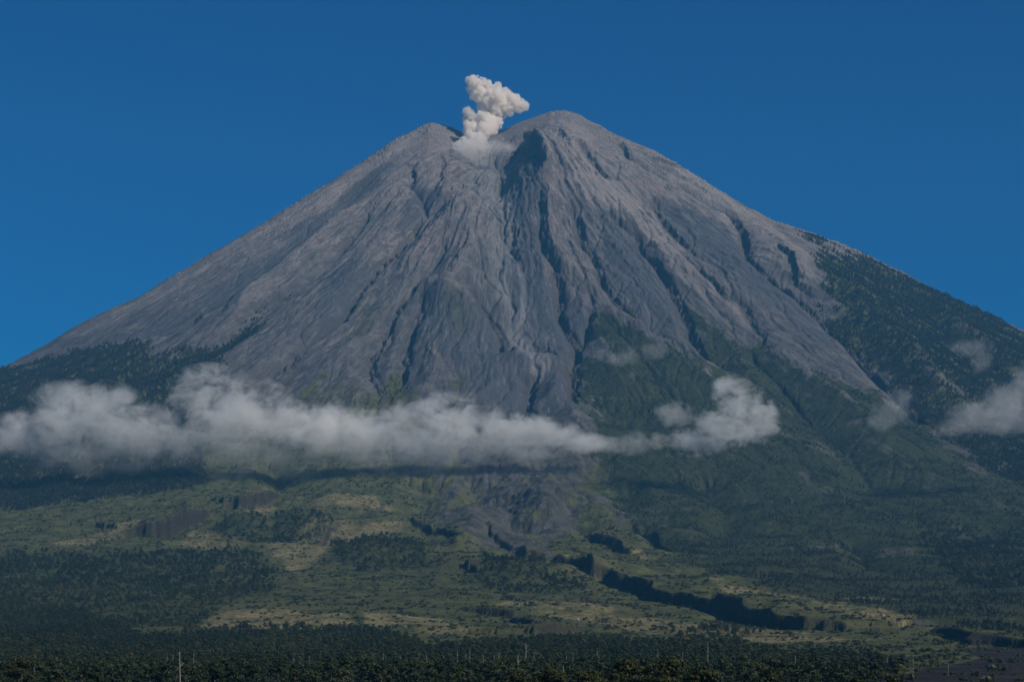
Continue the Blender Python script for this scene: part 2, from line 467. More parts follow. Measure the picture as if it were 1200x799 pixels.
# bare pink patch on the shoulder inside the forest
bare_r = area([[(945,283),(965,286),(985,292),(998,300),(990,305),(970,298),(955,295)]], 0.3)
forest_r = np.clip(forest_r - bare_r, 0, 1)
green_c = area([[(700,352),(715,346),(735,378),(770,396),(800,410),(830,428),(850,444),(838,418),(818,385),(815,356),(840,370),(880,392),(905,412),(930,428),(960,440),(1000,452),(1040,452),(1098,505),(1130,530),(1235,570),(1235,735),(1060,735),(990,720),(900,695),(850,680),(800,662),(768,640),(735,612),(712,570),(700,535),(690,500),(686,450),(690,400)]])
forest_l = area([[(-40,445),(40,427),(90,412),(120,406),(150,402),(178,399),(182,440),(196,436),(202,417),(240,410),(268,396),(300,366),(312,352),(306,380),(268,416),(240,436),(232,470),(230,540),(250,570),(-40,600)]])
green_l = area([[(-60,585),(60,560),(230,520),(300,500),(420,500),(478,545),(490,575),(505,595),(520,625),(560,640),(600,652),(650,652),(700,672),(760,694),(880,722),(1000,742),(1240,760),(1240,799),(-60,799)]])
green_p = area([[(448,455),(455,432),(468,420),(474,428),(466,445),(480,452),(486,470),(476,482),(458,480),(452,468)]], 0.35)
scrub_m = area([[(400,470),(420,440),(455,470),(450,490),(420,500)],[(480,490),(500,470),(520,480),(540,470),(560,500),(520,510)],[(430,340),(455,355),(440,385),(400,400),(415,370)],[(520,350),(545,340),(560,380),(520,400)],[(340,470),(370,450),(420,440),(400,490),(350,500)]], 1.0, 2) * 0.45
lava = area([[(530,500),(560,515),(565,560),(550,590),(505,598),(480,606),(505,622),(545,636),(600,648),(640,644),(655,630),(680,612),(690,590),(680,560),(680,500),(660,480),(600,480)]])
tan = area([
 [(356,602),(370,590),(395,580),(440,580),(452,590),(480,600),(470,599),(440,598),(400,599)],
 [(343,630),(372,618),(400,611),(425,616),(465,609),(482,613),(472,620),(440,633),(410,640),(392,641),(372,661),(340,663),(318,648),(308,640)],
 [(30,645),(100,629),(165,614),(240,596),(262,589),(242,602),(170,621),(100,640)],
 [(205,636),(225,622),(252,622),(276,632),(302,640),(250,646),(228,640)],
 [(265,580),(310,565),(322,572),(290,582)], [(283,597),(315,590),(328,600),(312,612),(296,604)],
 [(222,737),(250,720),(300,714),(340,716),(400,724),(422,737),(340,740),(280,742)],
 [(600,650),(650,656),(690,664),(660,662),(620,658)], [(735,646),(752,650),(757,664),(742,655)],
 [(560,706),(650,706),(760,722),(860,734),(920,741),(1000,748),(1100,748),(900,752),(740,740),(640,722)],
 [(800,676),(850,696),(930,702),(1000,722),(1080,728),(1060,740),(1000,735),(930,712),(850,703)],
 [(420,718),(520,726),(600,742),(520,744),(430,735)],
 [(1000,700),(1060,703),(1030,710),(990,708)], [(1010,716),(1050,722),(1010,722)]], 0.35)
wood = area([
 [(-60,650),(80,646),(230,646),(310,651),(330,666),(320,690),(262,710),(232,735),(160,736),(60,722),(-60,716)],
 [(250,622),(290,600),(312,612),(310,640),(272,635)],[(330,606),(372,602),(392,620),(382,632),(320,640),(300,636)],
 [(-60,736),(120,752),(200,746),(290,738),(410,739),(470,746),(500,760),(600,754),(640,746),(700,746),(760,757),(850,757),(920,770),(1040,776),(1060,800),(-60,800)],
 [(395,640),(440,625),(500,640),(500,665),(420,670),(385,655)],[(560,660),(620,664),(690,690),(640,700),(560,690)],
 [(1110,730),(1180,735),(1230,742),(1230,750),(1150,744)],[(760,738),(850,738),(900,744),(830,752)],
 [(1060,560),(1235,560),(1235,690),(1150,690),(1080,640)]], 0.5)
belt = area([[(-60,736),(120,752),(200,746),(290,738),(410,739),(470,746),(500,760),(600,754),(640,746),(700,746),(760,757),(850,757),(920,770),(1040,776),(1060,800),(-60,800)],[(-60,700),(60,705),(150,735),(160,750),(-60,745)]], 0.5)
bed = area([[(1118,758),(1160,754),(1240,757),(1240,800),(990,800),(1085,783),(1150,772)]], 0.25, 2)
dark = area([  # dark ash, with the shade of cliff, gullies and left valley painted in
 [(480,172),(440,197),(395,230),(350,263),(300,303),(230,347),(160,380),(112,408),(180,396),(230,371),(280,356),(305,327),(345,290),(392,254),(430,217),(470,190)],
 [(488,210),(505,208),(525,228),(500,245),(478,262),(462,280),(470,250)],
 [(600,330),(640,345),(700,352),(692,480),(640,500),(570,480),(500,390),(505,345),(560,362),(590,390)],
 [(590,195),(615,160),(640,200),(636,260),(640,320),(680,350),(700,345),(690,400),(640,420),(610,330),(598,260)],
 [(700,248),(716,244),(740,270),(752,300),(800,350),(815,380),(780,380),(740,350),(712,300)],
 [(775,235),(800,240),(835,255),(865,275),(890,310),(960,375),(1000,420),(960,400),(900,350),(840,310),(800,280)],
 [(380,310),(425,300),(440,320),(405,360),(350,400),(320,420),(370,370)]], 0.8, 3)
forest_r = ragged(forest_r, 170, 1.3, .28, .70, True); forest_l = ragged(forest_l, 170, 1.2, .28, .72, True); green_c = ragged(green_c, 420, 1.5, .26, .80, True)
green_l = ragged(green_l, 8); warm = ragged(area([[(628,165),(660,138),(700,172),(745,225),(795,285),(845,325),(880,362),(900,392),(860,372),(800,325),(755,292),(700,240),(655,205)],[(505,146),(440,182),(350,238),(240,305),(150,352),(60,402),(110,392),(230,325),(330,272),(420,216),(485,172)],[(432,230),(385,266),(330,306),(290,342),(255,388),(300,356),(350,310),(405,264)],[(470,232),(500,255),(455,320),(405,385),(330,450),(310,440),(400,365),(440,310),(462,270)],[(760,180),(830,218),(900,262),(965,325),(950,340),(880,270),(800,222)]], .8), 150, 1.0, .2, .9)  # warm: sunlight on the ridge faces, painted into the rock as paler tone
lava = ragged(lava, 120, 1.7, .3, .9); dark = ragged(dark, 50, .9, .2, .85)
tan = ragged(tan, 16, 1.9, .30, 1.05); wood = ragged(wood, 22, 1.0, .12, .95); wood = wood * (0.42 + 0.58 * ss(-.01, .01, belt - .5))
wood = np.maximum(wood, ragged(belt, 8, .9, .3, .75))
wood = np.maximum(wood, 0.95 * (1 - ss(1080, 1130, Y)) * (1 - ss(.175, .195, X / Y)))
sparse = (ss(1900, 3700, Dv) * (Dv < 5600) * ss(.36, .95, .30 + .38 * ss(2000, 4200, Dv) + fing * .9 + .35 * fbm(X / 300, Y / 420, 3, 271))).astype(np.float32) * 0.8
chute = ragged(area([[(556,172),(592,170),(603,230),(606,290),(618,345),(632,395),(655,440),(620,440),(600,395),(588,340),(574,275),(556,225),(545,195)]], .5), 120, .5, .2, .8)
veg = np.clip(np.maximum.reduce([sparse, forest_r, green_c, forest_l, green_l, green_p * 0.95, scrub_m]), 0, 1)
gap = ragged(area([[(640,640),(700,600),(780,640),(1000,715),(1060,735),(1240,735),(1240,765),(1000,750),(880,730),(760,700),(690,680)]], 0.3), 8)
veg = np.maximum(veg, gap)
lava = lava * (1 - ss(0.4, 0.9, np.maximum(green_c, gap)))
veg = veg * (1 - lava * 0.9)
lava = np.maximum(lava, ss(3500, 4500, Dv) * (1 - veg)).astype(np.float32)
veg = np.maximum(veg, (Dv > 4600) * ss(.30, .75, .42 + rag * 1.5) * .9 * (1 - .35 * fan)).astype(np.float32)
# slope and hollowness of the finished ground
dzx = np.gradient(Z, axis=1) / (np.gradient(X, axis=1)); dzy = np.gradient(Z, axis=0) / np.gradient(Y, axis=0)
steep = np.hypot(dzx, dzy)
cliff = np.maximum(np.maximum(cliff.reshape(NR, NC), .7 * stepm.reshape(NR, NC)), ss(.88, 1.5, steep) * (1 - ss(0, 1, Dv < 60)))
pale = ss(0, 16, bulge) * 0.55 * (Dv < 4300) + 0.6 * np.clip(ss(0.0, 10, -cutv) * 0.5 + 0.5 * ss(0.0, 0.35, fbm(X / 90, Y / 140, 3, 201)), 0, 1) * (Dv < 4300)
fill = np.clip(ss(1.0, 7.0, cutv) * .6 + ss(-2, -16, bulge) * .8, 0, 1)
pale = np.clip(pale * (.55 + .45 * warm) + .62 * warm * (1 - .8 * dark), 0, 1)  # pale rock, plus the painted sunlight of the ridge faces
print('cover %.1f s' % (time.time() - t1))

# ------------------------------------------------------------------ node helpers
def new_mat(name):
    m = bpy.data.materials.new(name); m.use_nodes = True
    nt = m.node_tree; nt.nodes.clear()
    return m, nt
class NB:
    """little builder of node trees"""
    def __init__(self, nt): self.nt = nt
    def n(self, t, **kw):
        nd = self.nt.nodes.new(t)
        for k, v in kw.items(): setattr(nd, k, v)
        return nd
    def put(self, sock, v):
        if isinstance(v, bpy.types.NodeSocket): self.nt.links.new(v, sock)
        elif v is not None: sock.default_value = v
    def math(self, op, a, b=None, c=None, clamp=False):
        nd = self.n('ShaderNodeMath', operation=op, use_clamp=clamp)
        self.put(nd.inputs[0], a)
        if b is not None: self.put(nd.inputs[1], b)
        if c is not None: self.put(nd.inputs[2], c)
        return nd.outputs[0]
    def vmath(self, op, a, b=None):
        nd = self.n('ShaderNodeVectorMath', operation=op)
        self.put(nd.inputs[0], a)
        if b is not None: self.put(nd.inputs[1], b)
        return nd.outputs['Value'] if op in ('LENGTH', 'DOT_PRODUCT', 'DISTANCE') else nd.outputs[0]
    def noise(self, vec, scale, detail=3.0, rough=0.55, dist=0.0):
        nd = self.n('ShaderNodeTexNoise')
        self.put(nd.inputs['Vector'], vec)
        nd.inputs['Scale'].default_value = scale; nd.inputs['Detail'].default_value = detail
        nd.inputs['Roughness'].default_value = rough; nd.inputs['Distortion'].default_value = dist
        return nd.outputs['Fac']
    def range(self, v, a, b, c=0.0, d=1.0, smooth=True):
        nd = self.n('ShaderNodeMapRange', interpolation_type='SMOOTHSTEP' if smooth else 'LINEAR')
        self.put(nd.inputs[0], v)
        for i, q in enumerate((a, b, c, d)): self.put(nd.inputs[i + 1], q)
        return nd.outputs[0]
    def mix(self, f, a, b):
        nd = self.n('ShaderNodeMix', data_type='RGBA')
        self.put(nd.inputs[0], f)
        for s, v in ((nd.inputs[6], a), (nd.inputs[7], b)):
            self.put(s, v if isinstance(v, bpy.types.NodeSocket) else (*v, 1.0))
        return nd.outputs[2]
    def attr(self, name, typ='GEOMETRY'):
        return self.n('ShaderNodeAttribute', attribute_name=name, attribute_type=typ)
    def scale3(self, vec, s):
        nd = self.n('ShaderNodeMapping'); self.put(nd.inputs['Vector'], vec)
        nd.inputs['Scale'].default_value = s
        return nd.outputs[0]

def terrain_material(name):
    m, nt = new_mat(name); b = NB(nt)
    pos = b.n('ShaderNodeNewGeometry').outputs['Position']
    cov = b.attr('cover'); A = b.n('ShaderNodeSeparateColor'); b.put(A.inputs[0], cov.outputs['Color'])
    strk = cov.outputs['Alpha']
    C = b.n('ShaderNodeSeparateColor'); b.put(C.inputs[0], b.attr('ground').outputs['Color'])
    rk = b.attr('rock'); E = b.n('ShaderNodeSeparateColor'); b.put(E.inputs[0], rk.outputs['Color'])
    fl = b.attr('fall').outputs['Vector']
    veg, tan_, wood_ = A.outputs
    dark_, lava_, bed_ = C.outputs
    cliff_, pale_, fill_ = E.outputs
    n_big = b.noise(pos, 1 / 260, 4, 0.55)
    n_mid = b.noise(pos, 1 / 45, 5, 0.62)
    n_fine = b.noise(pos, 1 / 9, 4, 0.65)
    n_grain = b.noise(pos, 1 / 2.6, 3, 0.65)
    # bare volcanic rock and ash: warm and pale near the top, cool and dark on the lower flanks
    f_mid = b.noise(fl, 1 / 34, 5, 0.62); f_fine = b.noise(fl, 1 / 10, 3, 0.6)
    sp = b.n('ShaderNodeSeparateXYZ'); b.put(sp.inputs[0], pos)
    elev = b.math('ADD', sp.outputs['Z'], b.math('MULTIPLY', b.math('SUBTRACT', n_big, .5), 800.0))
    lowm = b.range(elev, 2550.0, 1350.0)
    tone = b.math('ADD', b.math('MULTIPLY', f_mid, .65), b.math('MULTIPLY', n_mid, .35))
    r_hi = b.mix(b.range(tone, 0.38, 0.62), (0.100, 0.093, 0.094), (0.240, 0.214, 0.202))
    r_hi = b.mix(b.math('MULTIPLY', b.range(n_big, 0.45, 0.70), 0.6), r_hi, (0.205, 0.158, 0.146))
    r_lo = b.mix(b.range(tone, 0.38, 0.62), (0.053, 0.054, 0.058), (0.112, 0.107, 0.104))
    rock = b.mix(lowm, r_hi, r_lo)
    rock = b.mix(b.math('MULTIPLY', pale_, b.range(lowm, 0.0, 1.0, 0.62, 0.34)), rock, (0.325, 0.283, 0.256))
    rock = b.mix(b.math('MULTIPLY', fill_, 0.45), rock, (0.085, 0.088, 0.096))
    rock = b.mix(b.math('MULTIPLY', b.range(n_fine, 0.44, 0.26), 0.55), rock, (0.046, 0.046, 0.051))
    ash = b.mix(f_mid, (0.054, 0.060, 0.071), (0.088, 0.092, 0.102))  # ash tone, which also stands for the painted shade in the hollows
    rock = b.mix(b.math('MULTIPLY', dark_, b.range(n_fine, 0.2, 0.5, 0.62, 0.95)), rock, ash)
    rock = b.mix(b.math('MULTIPLY', rk.outputs['Alpha'], 0.88), rock, b.mix(f_mid, (0.125, 0.126, 0.130), (0.225, 0.220, 0.216)))
    rock = b.mix(b.math('MULTIPLY', b.range(strk, 0.54, 0.82), b.range(lowm, 0.0, 1.0, 0.40, 0.20)), rock, (0.33, 0.295, 0.27))
    rock = b.mix(b.math('MULTIPLY', b.range(strk, 0.46, 0.20), 0.55), rock, (0.060, 0.062, 0.070))
    rock = b.mix(b.math('MULTIPLY', b.range(f_fine, 0.60, 0.74), b.range(lowm, 0.0, 1.0, 0.45, 0.16)), rock, (0.37, 0.34, 0.315))
    lv = b.mix(b.range(n_mid, 0.35, 0.65), (0.048, 0.050, 0.046), (0.100, 0.097, 0.086))
    rock = b.mix(lava_, rock, lv)
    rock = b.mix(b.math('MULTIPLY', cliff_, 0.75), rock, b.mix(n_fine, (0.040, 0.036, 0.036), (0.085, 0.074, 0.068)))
    # grass, scrub, dry grass
    gr = b.mix(b.range(n_mid, 0.35, 0.66), (0.046, 0.056, 0.023), (0.104, 0.110, 0.042))
    gr = b.mix(b.math('MULTIPLY', b.range(n_big, 0.48, 0.7), 0.5), gr, (0.125, 0.118, 0.048))
    gr = b.mix(b.math('MULTIPLY', b.range(n_fine, 0.60, 0.75), 0.7), gr, (0.118, 0.108, 0.050))
    gr = b.mix(b.math('MULTIPLY', b.range(n_fine, 0.42, 0.28), 0.7), gr, (0.018, 0.030, 0.015))
    dry = b.mix(b.range(n_fine, 0.35, 0.68), (0.110, 0.105, 0.050), (0.290, 0.245, 0.120))
    gr = b.mix(b.math('MULTIPLY', tan_, b.range(n_mid, 0.30, 0.52)), gr, dry)
    wd = b.mix(n_fine, (0.015, 0.024, 0.012), (0.030, 0.041, 0.019))
    gr = b.mix(wood_, gr, wd)
    # ground shows through where the slope is a cliff
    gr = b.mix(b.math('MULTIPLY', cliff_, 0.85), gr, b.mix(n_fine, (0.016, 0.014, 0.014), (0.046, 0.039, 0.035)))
    edge = b.math('ADD', veg, b.math('MULTIPLY', b.math('SUBTRACT', n_fine, 0.5), 1.1))
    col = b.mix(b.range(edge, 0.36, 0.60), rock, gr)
    sand = b.mix(b.range(b.math('ADD', b.math('MULTIPLY', n_mid, .5), b.math('MULTIPLY', n_grain, .5)), 0.40, 0.60), (0.013, 0.012, 0.012), (0.046, 0.041, 0.038))
    col = b.mix(bed_, col, sand)
    bump = b.n('ShaderNodeBump'); bump.inputs['Strength'].default_value = 1.0; bump.inputs['Distance'].default_value = 5.0
    b.put(bump.inputs['Height'], b.math('ADD', b.math('MULTIPLY', n_fine, 1.0), b.math('MULTIPLY', n_grain, 0.45)))
    bs = b.n('ShaderNodeBsdfPrincipled')
    b.put(bs.inputs['Base Color'], col); bs.inputs['Roughness'].default_value = 0.95
    bs.inputs['Specular IOR Level'].default_value = 0.1
    b.put(bs.inputs['Normal'], bump.outputs[0])
    out = b.n('ShaderNodeOutputMaterial'); nt.links.new(bs.outputs[0], out.inputs['Surface'])
    return m

TM = terrain_material('volcanic_ground')
ONE = np.ones((NR, NC), np.float32)
streakv = (0.5 + 0.9 * fbm(PH * 210 + w1 * .6, Dv / 170 + w2, 4, 261, .62)).astype(np.float32)
COVER = np.stack([veg, tan, np.maximum(wood, .72 * green_c * (1 - .8 * tan)), streakv], -1).astype(np.float32)
GROUND = np.stack([dark, lava, bed, ONE], -1).astype(np.float32)
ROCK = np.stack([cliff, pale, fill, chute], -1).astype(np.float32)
FALL = np.stack([PH * 2200, Dv * .30, Z * 0], -1).reshape(-1, 3).astype(np.float32)
VID = np.arange(NR * NC).reshape(NR, NC)
Q = np.stack([VID[:-1, :-1], VID[:-1, 1:], VID[1:, 1:], VID[1:, :-1]], -1).reshape(-1, 4)
P3 = np.stack([X, Y, Z], -1).reshape(-1, 3)
qd = (Dv + fbm(X / 300, Y / 300, 2, 211) * 150)[:-1, :-1].ravel()
qb = bed[:-1, :-1].ravel()
is_m = qd < 4250
is_b = (~is_m) & (qb > 0.5)
is_p = (~is_m) & (~is_b) & (qd > 7900)
is_f = (~is_m) & (~is_b) & (~is_p)
for name, sel in (('mountain', is_m), ('foothills', is_f), ('plain', is_p), ('riverbed', is_b)):
    q = Q[sel]
    used = np.unique(q)
    remap = np.full(NR * NC, -1, np.int32); remap[used] = np.arange(len(used))
    me = mesh_np(name, P3[used], remap[q], True)
    at = me.attributes.new('fall', 'FLOAT_VECTOR', 'POINT')
    at.data.foreach_set('vector', FALL[used].ravel())
    for an, arr in (('cover', COVER), ('ground', GROUND), ('rock', ROCK)):
        at = me.color_attributes.new(an, 'FLOAT_COLOR', 'POINT')
        at.data.foreach_set('color', arr.reshape(-1, 4)[used].ravel())
    o = link(name, me, TM)
    tag(o, {'mountain': 'steep grey volcanic cone streaked with gullies, forested on both flanks',
            'foothills': 'rolling green lower slopes with dry grass patches and dark ravine walls',
            'plain': 'flat dark green ground along the foot of the picture',
            'riverbed': 'bare dark purple-grey ash flat at the lower right corner'}[name], kind='structure')

# wide, coarse ground all round, below the sheet
cx = np.arange(-11000, 11001, 200.0); cy = np.arange(-1400, 13401, 200.0)
CX, CY = np.meshgrid(cx, cy)
CZ = base(CX, CY)
inn = (np.abs(CX) < 0.33 * np.maximum(CY, 0) + 200) & (CY > -300) & (CY < 12600)
CZ = np.where(inn, np.minimum(CZ - 70, CZ * 0.9 - 40), CZ - 2 + 12 * fbm(CX / 900, CY / 900, 3, 5) * ss(200, 900, CZ))
n0, n1 = CX.shape
vid = np.arange(n0 * n1).reshape(n0, n1)
cq = np.stack([vid[:-1, :-1], vid[:-1, 1:], vid[1:, 1:], vid[1:, :-1]], -1).reshape(-1, 4)
me = mesh_np('ground', np.stack([CX, CY, CZ], -1).reshape(-1, 3), cq, True)
at = me.color_attributes.new('cover', 'FLOAT_COLOR', 'POINT')
cc = np.zeros((n0 * n1, 4), np.float32); cc[:, 3] = 1; cc[:, 0] = 1 - ss(900, 1500, CZ).ravel(); cc[:, 2] = 0.5
at.data.foreach_set('color', cc.ravel())
me.attributes.new('fall', 'FLOAT_VECTOR', 'POINT')
for an in ('ground', 'rock'):
    at = me.color_attributes.new(an, 'FLOAT_COLOR', 'POINT')
    z4 = np.zeros((n0 * n1, 4), np.float32); z4[:, 3] = 0 if an == 'rock' else 1
    at.data.foreach_set('color', z4.ravel())
tag(link('ground', me, TM), 'green land spreading around the volcano', kind='structure')

# lookups on the finished sheet
def sheet_index(x, y):
    r = np.interp(y, Yr, np.arange(NR)); c = (x / y - U[0]) / (U[1] - U[0])
    return r, c
def sheet(G, x, y):
    r, c = sheet_index(x, y)
    r = np.clip(r, 0, NR - 1.001); c = np.clip(c, 0, NC - 1.001)
    i = r.astype(int); j = c.astype(int); u = c - j; v = r - i
    return (G[i, j] * (1 - u) + G[i, j + 1] * u) * (1 - v) + (G[i + 1, j] * (1 - u) + G[i + 1, j + 1] * u) * v

# ------------------------------------------------------------------ foliage and bark
def leaf_material(name, dark_c, light_c, tip):
    m, nt = new_mat(name); b = NB(nt)
    oi = b.n('ShaderNodeObjectInfo')
    pos = b.n('ShaderNodeNewGeometry').outputs['Position']
    n = b.noise(pos, 1 / 3.0, 3, 0.6)
    nb = b.noise(pos, 1 / 180, 3, 0.55)
    t = b.math('ADD', b.math('MULTIPLY', oi.outputs['Random'], 0.32), b.math('MULTIPLY', n, 0.68), clamp=True)
    col = b.mix(t, dark_c, light_c)
    col = b.mix(b.math('MULTIPLY', b.range(nb, 0.46, 0.66), 0.75), col, tip)
    col = b.mix(b.math('MULTIPLY', b.range(n, 0.6, 0.75), 0.5), col, tip)
    d = b.n('ShaderNodeBsdfPrincipled'); b.put(d.inputs['Base Color'], col)
    d.inputs['Roughness'].default_value = 0.65; d.inputs['Specular IOR Level'].default_value = 0.25
    tr = b.n('ShaderNodeBsdfTranslucent'); b.put(tr.inputs['Color'], col)
    mx = b.n('ShaderNodeMixShader'); mx.inputs[0].default_value = 0.22
    nt.links.new(d.outputs[0], mx.inputs[1]); nt.links.new(tr.outputs[0], mx.inputs[2])
    out = b.n('ShaderNodeOutputMaterial'); nt.links.new(mx.outputs[0], out.inputs['Surface'])
    return m
def bark_material(name, c0, c1):
    m, nt = new_mat(name); b = NB(nt)
    pos = b.n('ShaderNodeTexCoord').outputs['Object']
    n = b.noise(b.scale3(pos, (3, 3, 0.7)), 1.0, 4, 0.65)
    d = b.n('ShaderNodeBsdfPrincipled'); b.put(d.inputs['Base Color'], b.mix(n, c0, c1))
    d.inputs['Roughness'].default_value = 0.9
    out = b.n('ShaderNodeOutputMaterial'); nt.links.new(d.outputs[0], out.inputs['Surface'])
    return m
LEAF_DARK = leaf_material('leaf_dark', (0.014, 0.026, 0.012), (0.036, 0.056, 0.020), (0.060, 0.076, 0.026))
LEAF_WARM = leaf_material('leaf_warm', (0.020, 0.030, 0.011), (0.055, 0.066, 0.020), (0.120, 0.112, 0.032))
LEAF_SLOPE = leaf_material('leaf_slope', (0.016, 0.026, 0.018), (0.036, 0.048, 0.029), (0.046, 0.054, 0.032))
LEAF_SCRUB = leaf_material('leaf_scrub', (0.026, 0.040, 0.018), (0.060, 0.076, 0.032), (0.095, 0.098, 0.044))
BARK = bark_material('bark', (0.05, 0.04, 0.03), (0.13, 0.11, 0.09))
PALE_BARK = bark_material('pale_bark', (0.14, 0.13, 0.11), (0.31, 0.29, 0.245))

def leaf_cloud(rng, lobes, n, size, flat=0.0):
    """n leaf sprays spread through the shells of ellipsoidal lobes (cx,cy,cz,rx,ry,rz)"""
    L = np.array(lobes, float)
    vol = (L[:, 3] * L[:, 4] * L[:, 5]) ** (2 / 3)
    k = rng.choice(len(L), n, p=vol / vol.sum())
    d = rng.normal(size=(n, 3)); d /= np.linalg.norm(d, axis=1)[:, None]
    d[:, 2] = np.where(d[:, 2] < -0.35, -d[:, 2] * 0.6, d[:, 2])
    r = rng.uniform(0.55, 1.06, n) ** 0.8
    lump = 1 + 0.16 * np.sin(d[:, 0] * 5 + k) * np.cos(d[:, 1] * 6 + 2 * k) + 0.1 * np.sin(d[:, 2] * 9 + k)
    c = L[k, :3] + d * L[k, 3:] * (r * lump)[:, None]
    nrm = d + rng.normal(size=(n, 3)) * 0.75; nrm[:, 2] += 0.35
    nrm /= np.linalg.norm(nrm, axis=1)[:, None]
    a = np.cross(nrm, rng.normal(size=(n, 3))); a /= np.linalg.norm(a, axis=1)[:, None] + 1e-9
    bb = np.cross(nrm, a)
    s = size * rng.uniform(0.55, 1.35, n)[:, None]
    asp = rng.uniform(0.55, 0.95, n)[:, None]
    v = np.stack([c - a * s, c - bb * s * asp + nrm * s * 0.18, c + a * s, c + bb * s * asp - nrm * s * 0.1], 1).reshape(-1, 3)
    return v, np.arange(4 * n).reshape(-1, 4)

def tubes(paths, sides=6):
    """tapered tubes: each path is a list of (x, y, z, radius)"""
    V = []; Fc = []
    for p in paths:
        p = np.array(p, float); base_i = len(V)
        for i in range(len(p)):
            t = p[min(i + 1, len(p) - 1), :3] - p[max(i - 1, 0), :3]
            t /= np.linalg.norm(t) + 1e-9
            a = np.cross(t, (0.3, 0.9, 0.1)); a /= np.linalg.norm(a) + 1e-9
            c = np.cross(t, a)
            for s in range(sides):
                an = 2 * math.pi * s / sides
                V.append(p[i, :3] + (a * math.cos(an) + c * math.sin(an)) * p[i, 3])
        for i in range(len(p) - 1):
            for s in range(sides):
                s2 = (s + 1) % sides
                Fc.append((base_i + i * sides + s, base_i + i * sides + s2, base_i + (i + 1) * sides + s2, base_i + (i + 1) * sides + s))
        top = base_i + (len(p) - 1) * sides
        for s in range(1, sides - 1, 2):
            Fc.append((top, top + s, top + s + 1, top + (s + 2) % sides))
    return np.array(V), np.array(Fc)

def tree_parts(seed, h, cw, bare, n, size, trunk_r, tall=False):
    """trunk with limbs and a leafy crown of several uneven lobes; bare = height of clear trunk"""
    rng = np.random.default_rng(seed)
    lean = rng.normal(size=2) * 0.04 * h
    top = np.array([lean[0], lean[1], h * 0.86])
    paths = [[(0, 0, -0.6, trunk_r * 1.25), (lean[0] * .15, lean[1] * .15, h * .2, trunk_r), (lean[0] * .5, lean[1] * .5, h * .5, trunk_r * .75), (*top, trunk_r * .25)]]
    lobes = []
    nl = rng.integers(6, 10)
    for i in range(nl):
        z = bare + (h - bare) * (0.18 + 0.72 * (i + rng.uniform(0, .8)) / nl)
        f = (z - bare) / (h - bare)
        spread = cw * 0.5 * (math.sin(math.pi * min(0.95, 0.25 + 0.72 * f)) if not tall else (1.05 - 0.7 * f)) * rng.uniform(0.45, 0.85)
        an = i * 2.4 + rng.uniform(-.5, .5)
        c = np.array([lean[0] * f + spread * math.cos(an), lean[1] * f + spread * math.sin(an), z])
        r = cw * rng.uniform(0.17, 0.28)
        lobes.append((*c, r * rng.uniform(.9, 1.2), r * rng.uniform(.9, 1.2), r * rng.uniform(.6, .85)))
        z0 = max(bare * .7, z - r * 1.4)
        s0 = np.array([lean[0] * z0 / h, lean[1] * z0 / h, z0])
        mid = (s0 + c) / 2 + (0, 0, -0.05 * h * rng.uniform(0, 1))
        paths.append([(*s0, trunk_r * .45), (*mid, trunk_r * .28), (*c, trunk_r * .1)])
    lobes.append((lean[0], lean[1], h - cw * .16, cw * .24, cw * .24, cw * .17))
    tv, tf = tubes(paths)
    lv, lf = leaf_cloud(rng, lobes, n, size)
    return (tv, tf), (lv, lf)

# ------------------------------------------------------------------ scattered woods and scrub (nobody could count them)
t1 = time.time()
def proto_collection(name, makers):
    c = bpy.data.collections.new(name)
    for i, (v, f, mats, midx) in enumerate(makers):
        me = mesh_np('%s_shape' % name, v, f, False)
        for m in mats: me.materials.append(m)
        if midx is not None: me.polygons.foreach_set('material_index', midx.astype(np.int32))
        o = bpy.data.objects.new('%s_%c' % (name, 97 + i), me)
        c.objects.link(o)
    return c
def joined(seed, h, cw, bare, n, size, tr, leaf, tall=False):
    (tv, tf), (lv, lf) = tree_parts(seed, h, cw, bare, n, size, tr, tall)
    v = np.concatenate([tv, lv]); f = np.concatenate([tf, lf + len(tv)])
    return v, f, [BARK, leaf], np.concatenate([np.zeros(len(tf)), np.ones(len(lf))])
def bush(seed, r, n, size, leaf):
    rng = np.random.default_rng(seed)
    lobes = [(rng.uniform(-.5, .5) * r, rng.uniform(-.5, .5) * r, r * rng.uniform(.15, .5), r * rng.uniform(.4, .7), r * rng.uniform(.4, .7), r * rng.uniform(.3, .6)) for _ in range(4)]
    v, f = leaf_cloud(rng, lobes, n, size)
    return v, f, [leaf], None

